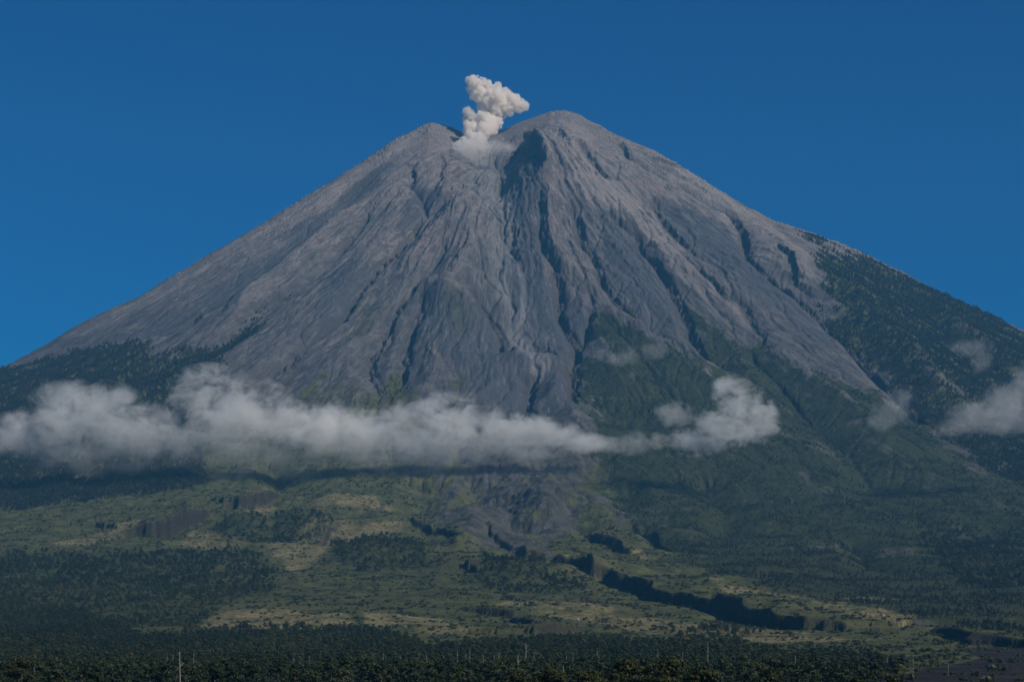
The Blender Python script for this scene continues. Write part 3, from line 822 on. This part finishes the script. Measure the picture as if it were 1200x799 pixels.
def scatter(name, label, coll, pts, scale):
    n = len(pts)
    me = mesh_np(name, pts, np.zeros((0, 4)))
    rng = np.random.default_rng(n)
    for an, ty, arr in (('turn', 'FLOAT', rng.uniform(0, 6.283, n)), ('grow', 'FLOAT', scale), ('pick', 'INT', rng.integers(0, len(coll.objects), n))):
        at = me.attributes.new(an, ty, 'POINT')
        at.data.foreach_set('value', arr.astype(np.float32 if ty == 'FLOAT' else np.int32))
    o = link(name, me)
    ng = bpy.data.node_groups.new(name + '_nodes', 'GeometryNodeTree')
    ng.interface.new_socket('Geometry', in_out='INPUT', socket_type='NodeSocketGeometry')
    ng.interface.new_socket('Geometry', in_out='OUTPUT', socket_type='NodeSocketGeometry')
    N = ng.nodes; Lk = ng.links
    gi = N.new('NodeGroupInput'); go = N.new('NodeGroupOutput')
    ci = N.new('GeometryNodeCollectionInfo'); ci.inputs[0].default_value = coll
    ci.inputs['Separate Children'].default_value = True; ci.inputs['Reset Children'].default_value = True
    ip = N.new('GeometryNodeInstanceOnPoints'); ip.inputs['Pick Instance'].default_value = True
    def na(an, ty):
        a = N.new('GeometryNodeInputNamedAttribute'); a.data_type = ty; a.inputs['Name'].default_value = an
        return a.outputs['Attribute']
    cb = N.new('ShaderNodeCombineXYZ')
    Lk.new(na('turn', 'FLOAT'), cb.inputs['Z'])
    Lk.new(gi.outputs[0], ip.inputs['Points']); Lk.new(ci.outputs[0], ip.inputs['Instance'])
    Lk.new(na('pick', 'INT'), ip.inputs['Instance Index'])
    Lk.new(cb.outputs[0], ip.inputs['Rotation']); Lk.new(na('grow', 'FLOAT'), ip.inputs['Scale'])
    Lk.new(ip.outputs[0], go.inputs[0])
    md = o.modifiers.new('scatter', 'NODES'); md.node_group = ng
    tag(o, label, kind='stuff')
    return o

def rain(n, umin, umax, ymin, ymax, dens, seed):
    """n random ground points, uniform over the ground, kept with the chance dens(x, y)"""
    rng = np.random.default_rng(seed)
    y = np.sqrt(rng.uniform(ymin ** 2, ymax ** 2, n)); u = rng.uniform(umin, umax, n)
    x = u * y
    keep = rng.random(n) < dens(x, y)
    x, y = x[keep], y[keep]
    z = sheet(Z, x, y)
    return np.stack([x, y, z], -1)

slope_trees = proto_collection('slope_tree', [joined(100 + i, 14 + 3 * (i % 3), 9 + 2 * (i % 2), 3.5, 70, 1.7, .35, LEAF_SLOPE, i % 2 == 1) for i in range(5)])
wood_trees = proto_collection('wood_tree', [joined(130 + i, 9.5 + 1.5 * (i % 3), 7.5 + (i % 2), 2.0, 420, .62, .2, LEAF_DARK if i % 3 else LEAF_WARM) for i in range(6)])
scrub_bushes = proto_collection('scrub_bush', [bush(160 + i, 2.6 + .5 * (i % 3), 60, .75, LEAF_SCRUB) for i in range(4)])

fr = np.clip(forest_r + forest_l * 0.95, 0, 1)
def d_slope(x, y):
    c = fbm(x / 120, y / 120, 3, 301)
    return sheet(fr, x, y) * (0.75 + 0.5 * c) * (sheet(steep, x, y) < 1.5)
p = rain(300000, -0.29, 0.29, 6200, 11000, d_slope, 1)
scatter('slope_forest', 'dark forest covering the right flank and the lower left flank of the volcano', slope_trees, p, np.random.default_rng(1).uniform(.45, 1.15, len(p)))
print('slope forest', len(p))
def d_green(x, y):
    c = ss(-0.1, 0.3, fbm(x / 150, y / 150, 4, 311))
    g = np.maximum(sheet(green_c, x, y), sheet(green_p, x, y)) * (1 - sheet(lava, x, y))
    return g * (0.15 + 0.7 * c) * (1 - sheet(tan, x, y) * 0.8) * (sheet(cliff, x, y) < 0.5)
p = rain(260000, -0.29, 0.29, 3000, 8800, d_green, 2)
scatter('slope_thicket', 'dense green thicket on the lower right slopes below the clouds', slope_trees, p, .20 + .45 * np.random.default_rng(2).random(len(p)) ** 2)
print('thicket', len(p))
def d_wood(x, y):
    c = fbm(x / 90, y / 120, 3, 321)
    return sheet(wood, x, y) * (0.55 + 0.6 * c) * (1 - sheet(bed, x, y)) * (sheet(cliff, x, y) < 0.4)
p = rain(110000, -0.29, 0.29, 760, 5600, d_wood, 3)
scatter('lowland_forest', 'dark green forest covering the ground at the foot of the slopes', wood_trees, p, np.random.default_rng(3).uniform(.35, 1.3, len(p)) * (0.8 + 0.35 * ss(3500, 4500, p[:, 1])))
print('wood', len(p))
def d_scrub(x, y):
    c = ss(-0.05, 0.35, fbm(x / 70, y / 110, 4, 331))
    return np.maximum(np.maximum(sheet(green_l, x, y), sheet(gap, x, y)), .5 * sheet(bed, x, y)) * (0.07 + 0.55 * c * c) * (1 - 0.45 * sheet(tan, x, y)) * (1 - .7 * sheet(bed, x, y)) * (1 - 0.6 * sheet(lava, x, y)) * (sheet(cliff, x, y) < 0.4)
p = rain(330000, -0.29, 0.29, 1000, 7300, d_scrub, 4)
scatter('scrub', 'low bushes dotted over the grassy foothills', scrub_bushes, p, .35 + 1.5 * np.random.default_rng(4).random(len(p)) ** 2.5)
print('scrub', len(p), '%.1f s' % (time.time() - t1))

# ------------------------------------------------------------------ single trees along the foot of the picture
def tree_thing(name, parts, leaf, label, group=None):
    (tv, tf), (lv, lf) = parts
    root = empty(name, (0, 0, 0))
    tag(root, label, 'tree', group)
    link('trunk', mesh_np('trunk', tv, tf, True), BARK, root)
    link('crown', mesh_np('crown', lv, lf), leaf, root)
    return root
def copy_tree(o):
    c = o.copy(); COL.objects.link(c)
    for ch in o.children:
        k = ch.copy(); COL.objects.link(k); k.parent = c
    return c
def stand(o, p, yy, rz, sc, sink=0.0):
    x = (p - 600) / F * yy
    z = float(sheet(Z, np.array([x]), np.array([float(yy)]))[0])
    o.location = (x, yy, z - sink); o.rotation_euler = (0, 0, rz); o.scale = (sc, sc, sc)

# nearest crowns that rise over the bottom edge: column, row of the top, distance, crown width, label
NEAR = [
 (610, 787, 470, 9.0, 'warm', 'low olive tree crown at the left end of the sunlit bottom row'),
 (648, 783, 440, 9.5, 'warm', 'olive tree crown behind a leaning tan stem, second from left in the bottom row'),
 (690, 784, 420, 9.0, 'warm', 'dull olive tree crown left of the tallest crown of the bottom row'),
 (735, 771, 400, 11.0, 'warm', 'tallest olive green tree crown in the sunlit row at the bottom edge'),
 (782, 772, 390, 10.5, 'warm', 'wide yellow-green tipped tree crown right of the tallest one at the bottom edge'),
 (826, 781, 410, 9.0, 'warm', 'lower olive tree crown ending the sunlit row on its right'),
 (897, 783, 380, 6.5, 'dark', 'small dark round tree crown alone at the bottom edge right of the sunlit row'),
 (1046, 791, 420, 5.0, 'warm', 'small yellowish bush crown peeping over the bottom edge at the lower right'),
 (1010, 793, 430, 5.0, 'dark', 'small dark bush crown beside the yellowish one at the lower right edge'),
 (112, 777, 620, 8.0, 'dark', 'blackish tree crown standing highest in the left bottom corner forest'),
 (252, 775, 600, 7.5, 'dark', 'dark round tree just right of the tallest pale trunk'),
 (25, 770, 640, 9.5, 'warm', 'brownish green tree crown at the far left bottom corner'),
]
k = 0
for p, q, yy_, cw, kind, lab in NEAR:
    x = (p - 600) / F * yy_; g = float(sheet(Z, np.array([x]), np.array([float(yy_)]))[0])
    h = (HY - q) / F * yy_ - g
    t = tree_thing('broadleaf_tree', tree_parts(400 + k, h, cw, h * .25, 5200, .30, .22), LEAF_WARM if kind == 'warm' else LEAF_DARK, lab)
    stand(t, p, yy_, k * 1.3, 1.0); k += 1

# the forest strip: round, tall and warm crowned trees, nearest ranks of the wood
RANKS = [
 ('broadleaf_tree', (11.0, 8.0, 2.8, False), LEAF_DARK, 'dark green round crowned tree in the shaded forest strip along the bottom edge', 'round dark trees in the bottom forest strip'),
 ('broadleaf_tree', (10.0, 7.0, 2.2, False), LEAF_WARM, 'olive brown round crowned tree in the forest strip along the bottom edge', 'olive trees in the bottom forest strip'),
 ('slender_tree', (13.0, 5.5, 4.0, True), LEAF_DARK, 'dark slender tree with a narrow crown in the forest strip along the bottom edge', 'slender dark trees in the bottom forest strip'),
]
protos = []
for i, (nm, (h, cw, ba, tl), lf, lab, gr_) in enumerate(RANKS):
    protos.append([tree_thing(nm, tree_parts(500 + i, h, cw, ba, 2600, .36, .2, tl), lf, lab, gr_), False])
rng = np.random.default_rng(77)
placed = []
tries = 0
while len(placed) < 230 and tries < 6000:
    tries += 1
    yy_ = math.sqrt(rng.uniform(850 ** 2, 1340 ** 2)); p = rng.uniform(-8, 1208)
    if p > 930 and rng.random() < 0.75: continue
    if p > 1080: continue
    x = (p - 600) / F * yy_
    if any((x - a) ** 2 + (yy_ - b) ** 2 < 14 for a, b in placed): continue
    placed.append((x, yy_))
    warm = 0.55 if p < 200 else 0.25
    i = 1 if rng.random() < warm else (2 if rng.random() < 0.25 else 0)
    src, used = protos[i]
    o = src if not used else copy_tree(src)
    protos[i][1] = True
    stand(o, p, yy_, rng.uniform(0, 6.28), rng.uniform(.5, 1.2), 0.2)

# bare pale trunks standing out of the canopy
def trunk_mesh(seed, h, r):
    rng = np.random.default_rng(seed)
    lean = rng.normal(size=2) * 0.02 * h
    pth = [[(0, 0, -.6, r * 1.2), (lean[0] * .3 + .05, lean[1] * .3, h * .35, r), (lean[0] * .6 - .05, lean[1] * .6, h * .7, r * .75), (lean[0], lean[1], h, r * .35)]]
    for i in range(rng.integers(2, 5)):
        z = h * rng.uniform(.55, .93); an = rng.uniform(0, 6.28); l = h * rng.uniform(.05, .12)
        f = z / h
        a = np.array([lean[0] * f, lean[1] * f, z]); e = a + (math.cos(an) * l, math.sin(an) * l, l * rng.uniform(.5, 1.3))
        pth.append([(*a, r * .4), (*((a + e) / 2), r * .28), (*e, r * .12)])
    return mesh_np('bare_trunk', *tubes(pth), True)
SPECIAL = [
 (211, 763, 760, .26, 'tallest pale bare trunk, standing alone at the bottom edge left of the centre'),
 (616, 752, 1150, .30, 'pale bare trunk in the middle of the forest strip, foot in a rusty patch'),
 (607, 767, 900, .24, 'thin bare trunk just left of and below the one with a rusty foot'),
 (829, 752, 1180, .22, 'lone pale bare trunk above the scrub right of the sunlit bottom crowns'),
 (659, 779, 520, .15, 'leaning tan bare trunk in front of the olive crown of the bottom row'),
]
for i, (p, q, yy_, r, lab) in enumerate(SPECIAL):
    x = (p - 600) / F * yy_; g = float(sheet(Z, np.array([x]), np.array([float(yy_)]))[0])
    o = link('bare_trunk', trunk_mesh(600 + i, (HY - q) / F * yy_ - g, r), PALE_BARK)
    tag(o, lab, 'bare tree')
    stand(o, p, yy_, i, 1.0)
meshes = [trunk_mesh(620 + i, 12.0, .17) for i in range(6)]
STEMS = [(21,782),(40,784),(54,788),(76,790),(96,788),(100,790),(109,792),(115,788),(124,790),(129,786),(141,790),(157,784),(175,792),(196,770),(203,769),(227,768),(241,777),(287,780),
 (344,772),(351,771),(362,770),(390,772),(404,771),(424,770),(437,770),(449,767),(450,782),(469,770),(484,772),(491,767),(520,770),(529,768),(536,765),(550,764),(572,772),(579,769),(592,770),(537,790),(552,789),
 (626,768),(645,774),(664,770),(672,772),(771,762),(800,767),(827,775),(852,778),(932,770),(1040,772),(1070,768),(1111,776),(700,764),(585,766),(546,768),(566,768),(500,769)]
for i, (p, q) in enumerate(STEMS):
    q -= 3
    yy_ = 1230 + (i * 37) % 130 if q < 780 else 900 + (i * 37) % 120
    x = (p - 600) / F * yy_; g = float(sheet(Z, np.array([x]), np.array([float(yy_)]))[0])
    o = link('bare_trunk', meshes[i % 6], PALE_BARK)
    tag(o, 'thin pale bare trunk rising out of the dark forest strip along the bottom edge', 'bare tree', 'pale bare trunks in the bottom forest strip')
    stand(o, p, yy_, i * 1.7, 1.0)
    o.scale = (1, 1, max(.5, ((HY - q) / F * yy_ - g) / 12.0))

# pale boulder on the little ravine's wall and a grey one on the ash flat
def boulder(name, seed, r, mat):
    bm = bmesh.new(); bmesh.ops.create_icosphere(bm, subdivisions=4, radius=1.0)
    rs = random.Random(seed); ph = [rs.uniform(0, 6) for _ in range(6)]
    planes = [Vector((rs.uniform(-1, 1), rs.uniform(-1, 1), rs.uniform(-.6, 1))).normalized() for _ in range(9)]
    for v in bm.verts:
        c = v.co.copy()
        f = min([1.0] + [0.78 / max(c.dot(pl), 1e-3) for pl in planes])
        f *= 1 + .05 * math.sin(c.x * 7 + ph[0]) * math.sin(c.y * 6 + ph[1]) + .03 * math.sin(c.z * 13 + ph[2])
        v.co = Vector((c.x * r[0], c.y * r[1], c.z * r[2])) * f
    me = bpy.data.meshes.new(name); bm.to_mesh(me); bm.free()
    return link(name, me, mat)
def rock_material(name, a, c):
    m, nt = new_mat(name); b = NB(nt)
    pos = b.n('ShaderNodeTexCoord').outputs['Object']
    n = b.noise(pos, .6, 5, .65)
    d = b.n('ShaderNodeBsdfPrincipled'); b.put(d.inputs['Base Color'], b.mix(n, a, c)); d.inputs['Roughness'].default_value = .95
    bp = b.n('ShaderNodeBump'); bp.inputs['Strength'].default_value = .8; bp.inputs['Distance'].default_value = .4
    b.put(bp.inputs['Height'], b.noise(pos, 1.6, 4, .6)); b.put(d.inputs['Normal'], bp.outputs[0])
    out = b.n('ShaderNodeOutputMaterial'); nt.links.new(d.outputs[0], out.inputs['Surface'])
    return m
PALE_ROCK = rock_material('pale_rock', (.26, .25, .23), (.42, .40, .37))
GREY_ROCK = rock_material('grey_rock', (.06, .058, .056), (.13, .125, .12))
bq = sight([(677, 742)])[0]
o = boulder('boulder', 3, (1.9, 1.7, 2.6), PALE_ROCK)
o.location = (bq[0], bq[1] - 14, float(sheet(Z, np.array([bq[0]]), np.array([bq[1] - 14.0]))[0]) + 9.0)
tag(o, 'whitish rock lodged on the brown wall of the little ravine above the forest strip', 'rock')
o = boulder('boulder', 8, (2.9, 2.2, 1.9), GREY_ROCK)
yb = 1080.0; xb = (1154 - 600) / F * yb
o.location = (xb, yb, float(sheet(Z, np.array([xb]), np.array([yb]))[0]) + .5)
tag(o, 'rounded grey boulder on the dark ash flat at the bottom right edge', 'rock')

# ------------------------------------------------------------------ clouds
def shell(lobes, voxel, grow=1.0):
    """one closed lumpy skin round all lobes (cx,cy,cz,rx,ry,rz)"""
    bm = bmesh.new()
    for (a, b_, c, rx, ry, rz) in lobes:
        bmesh.ops.create_icosphere(bm, subdivisions=3, radius=1.0, matrix=Matrix.Translation((a, b_, c)) @ Matrix.Diagonal((rx * grow, ry * grow, rz * grow, 1)))
    me = bpy.data.meshes.new('shell'); bm.to_mesh(me); bm.free()
    return me

def cloud_material(name, lobes, density, nscale, erosion, colour, step, squash=1.6, base_fade=None, contrast=1.0, aniso=0.0, billow=0.34, thin=.572):
    m, nt = new_mat(name); b = NB(nt)
    pos = b.n('ShaderNodeTexCoord').outputs['Object']
    wn = b.n('ShaderNodeTexNoise'); b.put(wn.inputs['Vector'], pos); wn.inputs['Scale'].default_value = nscale * 1.5; wn.inputs['Detail'].default_value = 1
    w3 = b.vmath('MULTIPLY', b.vmath('SUBTRACT', wn.outputs['Color'], (.5, .5, .5)), (.9 / nscale,) * 3)
    best = None
    for (a, b_, c, rx, ry, rz) in lobes:
        v = b.vmath('SUBTRACT', pos, (a, b_, c))
        v = b.vmath('MULTIPLY', v, (1 / rx, 1 / ry, 1 / rz))
        d2 = b.vmath('DOT_PRODUCT', v, v)
        f = b.math('SUBTRACT', 1.0, d2, clamp=True)
        best = f if best is None else b.math('SMOOTH_MAX', best, f, 0.25)
    st = b.scale3(pos, (1.0, 1.0, squash))
    n = b.noise(st, nscale, 6, .68, 0.4)
    n2 = b.noise(b.vmath('ADD', pos, w3), nscale * 2.0, 2, .5)
    bl = b.math('ABSOLUTE', b.math('SUBTRACT', n2, .5))
    n = b.math('ADD', n, b.math('MULTIPLY', b.math('SUBTRACT', .10, bl), billow * 2.0))
    g = b.math('ADD', best, b.math('MULTIPLY', b.math('SUBTRACT', n, thin), erosion * 2.9))
    dens = b.range(g, 0.0, 0.85 / contrast)
    # keep the very rim empty, so the skin itself never shows
    dens = b.math('MULTIPLY', dens, b.range(best, 0.0, 0.30))
    if base_fade:
        z = b.n('ShaderNodeSeparateXYZ'); b.put(z.inputs[0], pos)
        dens = b.math('MULTIPLY', dens, b.range(z.outputs['Z'], *base_fade))
    dens = b.math('MULTIPLY', dens, density)
    pv = b.n('ShaderNodeVolumePrincipled')
    pv.inputs['Color'].default_value = (*colour, 1); pv.inputs['Anisotropy'].default_value = aniso
    b.put(pv.inputs['Density'], dens)
    out = b.n('ShaderNodeOutputMaterial'); nt.links.new(pv.outputs[0], out.inputs['Volume'])
    m.cycles.volume_step_rate = step
    return m

def cloud(name, label, cat, group, lobes_px, yy, depth, density, nscale, erosion, voxel=14.0, step_m=14.0, colour=(1.0, .99, .97), **kw):
    """lobes given as (column, row, half width, half height) of the photograph at distance yy"""
    k = yy / F
    L = np.array(lobes_px, float)
    cxm = ((L[:, 0] - 600) * k).mean(); czm = ((HY - L[:, 1]) * k).mean()
    rs = random.Random(len(L) * 7 + int(yy))
    lobes = [((p - 600) * k - cxm, rs.uniform(-.35, .35) * depth, (HY - q) * k - czm, a * k, depth * rs.uniform(.75, 1.1), c * k) for p, q, a, c in lobes_px]
    me = shell(lobes, voxel)
    o = link(name, me)
    o.location = (cxm, yy, czm)
    md = o.modifiers.new('skin', 'REMESH'); md.mode = 'VOXEL'; md.voxel_size = voxel
    V = np.array([v.co for v in me.vertices]); diag = float(np.linalg.norm(V.max(0) - V.min(0)))
    me.materials.append(cloud_material(name + '_vapour', lobes, density, nscale, erosion, colour, min(1.0, step_m / (diag / 10)), **kw))
    tag(o, label, cat, group)
    return o

G = 'clouds hanging before the volcano'
BANK_L = [(20,512,52,34),(70,500,60,40),(75,462,48,24),(118,488,62,46),(165,505,60,42),(110,528,110,34),(215,515,62,40),(245,465,58,42),(285,480,66,44),(300,515,80,42),(355,512,70,44),(395,508,60,40),(300,540,130,30),(-30,515,60,32)]
BANK_C = [(380,505,48,38),(430,515,70,42),(480,508,56,42),(525,498,52,42),(575,510,66,40),(625,515,60,36),(650,516,44,22),(688,520,40,15),(480,530,120,30)]
cloud('cloud', 'long low bank of grey-white cloud across the left slope, reaching the left edge', 'cloud', G, BANK_L, 6480, 90, .0125, 1 / 130, 1.35, base_fade=(-160.0, 60.0, .08, 1.0), thin=.560)
cloud('cloud', 'broad pale cloud bank at the centre with the brightest billow, under the green patch', 'cloud', G, BANK_C, 6420, 90, .0140, 1 / 120, 1.3, base_fade=(-140.0, 40.0, .08, 1.0), thin=.564)
cloud('cloud', 'soft towering puff of cloud right of the centre, over the dark green slope', 'cloud', G,
      [(838,500,40,30),(860,470,30,36),(850,452,18,18),(885,478,28,34),(893,495,26,24),(820,515,44,20),(870,505,40,24)], 6200, 95, .0110, 1 / 75, 1.6)
cloud('cloud', 'small round puff just left of the towering puff', 'cloud', G, [(792,486,24,20),(780,480,16,12)], 6200, 60, .0080, 1 / 70, 1.2)
cloud('cloud', 'small flat cloud between the central bank and the towering puff', 'cloud', G, [(742,518,36,18),(722,520,26,14),(765,517,22,13)], 6180, 70, .0052, 1 / 80, 1.3)
cloud('cloud', 'faint thin wisp above the small round puff, on the green centre slope', 'cloud', G, [(742,415,26,14),(765,412,22,12),(700,412,18,10),(725,422,24,10)], 7000, 60, .0026, 1 / 80, 1.4)
cloud('cloud', 'faint upright wisp against the dark forest right of the towering puff', 'cloud', G, [(1048,478,30,26),(1035,492,22,16),(1062,465,20,16)], 6300, 70, .0028, 1 / 90, 1.3)
cloud('cloud', 'thin curling wisp high on the right forested flank', 'cloud', G, [(1140,408,28,14),(1152,422,16,18),(1128,404,20,9)], 7400, 70, .0032, 1 / 80, 1.3)
cloud('cloud', 'grey cloud sheet rising to the right edge of the picture', 'cloud', G, [(1150,485,48,26),(1185,470,40,34),(1205,455,36,34),(1225,480,44,40),(1120,500,34,16),(1180,495,60,22)], 6300, 110, .0048, 1 / 110, 1.3)

# ------------------------------------------------------------------ the ash plume
PL = [(557,97,12),(569,96,8),(581,101,9),(593,108,9),(601,113,9),(608,120,9),(616,121,5.5),(597,124,8),(578,114,13),(561,109,10),(567,122,8),(588,120,9),(582,134,7),(584,143,7),(551,137,9),(548,130,6),
      (565,141,11),(551,149,10),(566,152,11),(576,149,8),(552,160,10),(562,164,10),(545,168,9),(572,131,9),(566,130,8),(573,142,10),(557,141,9),(580,126,8),(570,126,8),(588,128,7),(536,171,7),(556,176,9),(570,174,8),(545,174,8),(554,172,9),(548,178,8),(562,178,8)]
YP = 10850.0
rs = random.Random(4); kk = YP / F
lob = []
for p, q, r in PL:
    q = q + 4 if q < 130 else q + 1
    off = -400.0 * min(max((q - 138) / 40.0, 0.0), 1.0)      # the column rises backwards out of the open crater
    k2 = (YP + off) / F
    R = r * k2 * .94
    c = Vector(((p - 600) * k2 + 28 * kk, rs.uniform(-.4, .4) * r * kk + off, (HY - q) * k2 - (HY - 140) * kk))
    lob.append((c, R * .80))
    for _ in range(34):
        d = Vector((rs.gauss(0, 1), rs.gauss(0, 1), rs.gauss(0, 1))).normalized()
        rr = R * rs.choice((.16, .2, .26, .34, .46))
        lob.append((c + d * (R * 1.04 - rr * .45), rr))
me = shell([(c.x, c.y, c.z, r, r, r) for c, r in lob], 3.2)
plume = link('ash_plume', me)
plume.location = ((572 - 600) * kk, YP, (HY - 140) * kk)
md = plume.modifiers.new('skin', 'REMESH'); md.mode = 'VOXEL'; md.voxel_size = 3.2
m, nt = new_mat('ash_cloud'); b = NB(nt)
pos = b.n('ShaderNodeTexCoord').outputs['Object']
wn = b.n('ShaderNodeTexNoise'); b.put(wn.inputs['Vector'], pos); wn.inputs['Scale'].default_value = 1 / 30; wn.inputs['Detail'].default_value = 2
wp = b.vmath('ADD', pos, b.vmath('MULTIPLY', b.vmath('SUBTRACT', wn.outputs['Color'], (.5, .5, .5)), (30.0,) * 3))
fine = b.noise(wp, 1 / 17, 4, .64)
sep = b.n('ShaderNodeSeparateXYZ'); b.put(sep.inputs[0], pos)
dens = b.range(fine, .40, .49)
dens = b.math('MULTIPLY', dens, b.range(sep.outputs['Z'], -290.0, -70.0, .010, .085))
pv = b.n('ShaderNodeVolumePrincipled'); pv.inputs['Color'].default_value = (.985, .948, .902, 1); pv.inputs['Anisotropy'].default_value = 0.0
b.put(pv.inputs['Density'], dens)
out = b.n('ShaderNodeOutputMaterial'); nt.links.new(pv.outputs[0], out.inputs['Volume'])
m.cycles.volume_step_rate = .12
me.materials.append(m)
tag(plume, 'billowing pale beige ash plume puffing up out of the crater beside the summit', 'ash plume')
cloud('ash_veil', 'thin drifting ash at the mouth of the crater, under the beige plume', 'ash cloud', None,
      [(560,172,24,16),(542,178,18,13),(580,172,20,13),(594,174,13,10),(555,188,20,12)], 10440, 60, .0095, 1 / 55, 1.3, voxel=8.0, step_m=10.0, colour=(.95, .92, .88))

# ------------------------------------------------------------------ haze
bm = bmesh.new(); bmesh.ops.create_cube(bm, size=1.0)
me = bpy.data.meshes.new('haze'); bm.to_mesh(me); bm.free()
hz = link('haze', me)
zlo = float(min(CZ.min(), Z.min())) - 1.0; zhi = 3420.0
hz.location = (0, 6000, (zlo + zhi) / 2); hz.scale = (22600, 15400, zhi - zlo)
m, nt = new_mat('haze_air'); b = NB(nt)
pv = b.n('ShaderNodeVolumePrincipled')
pv.inputs['Color'].default_value = (.15, .56, 1.0, 1); pv.inputs['Density'].default_value = 2.5e-5; pv.inputs['Anisotropy'].default_value = 0.0
out = b.n('ShaderNodeOutputMaterial'); nt.links.new(pv.outputs[0], out.inputs['Volume'])
me.materials.append(m)
tag(hz, 'thin blue air between the viewer and the volcano', kind='stuff')

# ------------------------------------------------------------------ light, sky, camera
SUN = Vector((.66, -.47, .59)).normalized()
w = bpy.data.worlds.new('World'); scene.world = w; w.use_nodes = True
nt = w.node_tree; nt.nodes.clear(); b = NB(nt)
sky = b.n('ShaderNodeTexSky'); sky.sky_type = 'NISHITA'; sky.sun_disc = False
sky.sun_elevation = math.asin(SUN.z); sky.sun_rotation = math.atan2(SUN.x, SUN.y) % (2 * math.pi)
sky.altitude = 1500; sky.air_density = 1.0; sky.dust_density = 0.6; sky.ozone_density = 3.0
bg = b.n('ShaderNodeBackground'); bg.inputs['Strength'].default_value = 0.054
hs = b.n('ShaderNodeHueSaturation'); hs.inputs['Saturation'].default_value = 2.3; hs.inputs['Hue'].default_value = 0.513
nt.links.new(sky.outputs[0], hs.inputs['Color']); nt.links.new(hs.outputs[0], bg.inputs[0])
out = b.n('ShaderNodeOutputWorld'); nt.links.new(bg.outputs[0], out.inputs[0])
sun = bpy.data.lights.new('sun', 'SUN'); sun.energy = 4.0; sun.angle = math.radians(.53); sun.color = (1.0, .92, .80)
so = bpy.data.objects.new('sun', sun); COL.objects.link(so)
so.rotation_euler = SUN.to_track_quat('Z', 'Y').to_euler(); so.location = SUN * 20000

cam = bpy.data.cameras.new('camera'); co = bpy.data.objects.new('camera', cam); COL.objects.link(co)
co.location = (0, 0, 0); co.rotation_euler = (math.radians(90), 0, 0)
cam.sensor_width = 36.0; cam.sensor_fit = 'HORIZONTAL'; cam.lens = 36.0 * F / 1200.0
cam.shift_x = 0.0; cam.shift_y = (HY - 399.5) / 1200.0
cam.clip_start = 1.0; cam.clip_end = 60000
scene.camera = co
scene.render.engine = 'CYCLES'
cy = scene.cycles
cy.volume_bounces = 14; cy.max_bounces = 16; cy.diffuse_bounces = 2; cy.transparent_max_bounces = 16
cy.volume_max_steps = 512; cy.use_denoising = True
vs = scene.view_settings
vs.view_transform = 'Standard'; vs.look = 'None'; vs.gamma = 1.0; vs.use_curve_mapping = False; vs.exposure = 0.0
print('script %.1f s' % (time.time() - T0))
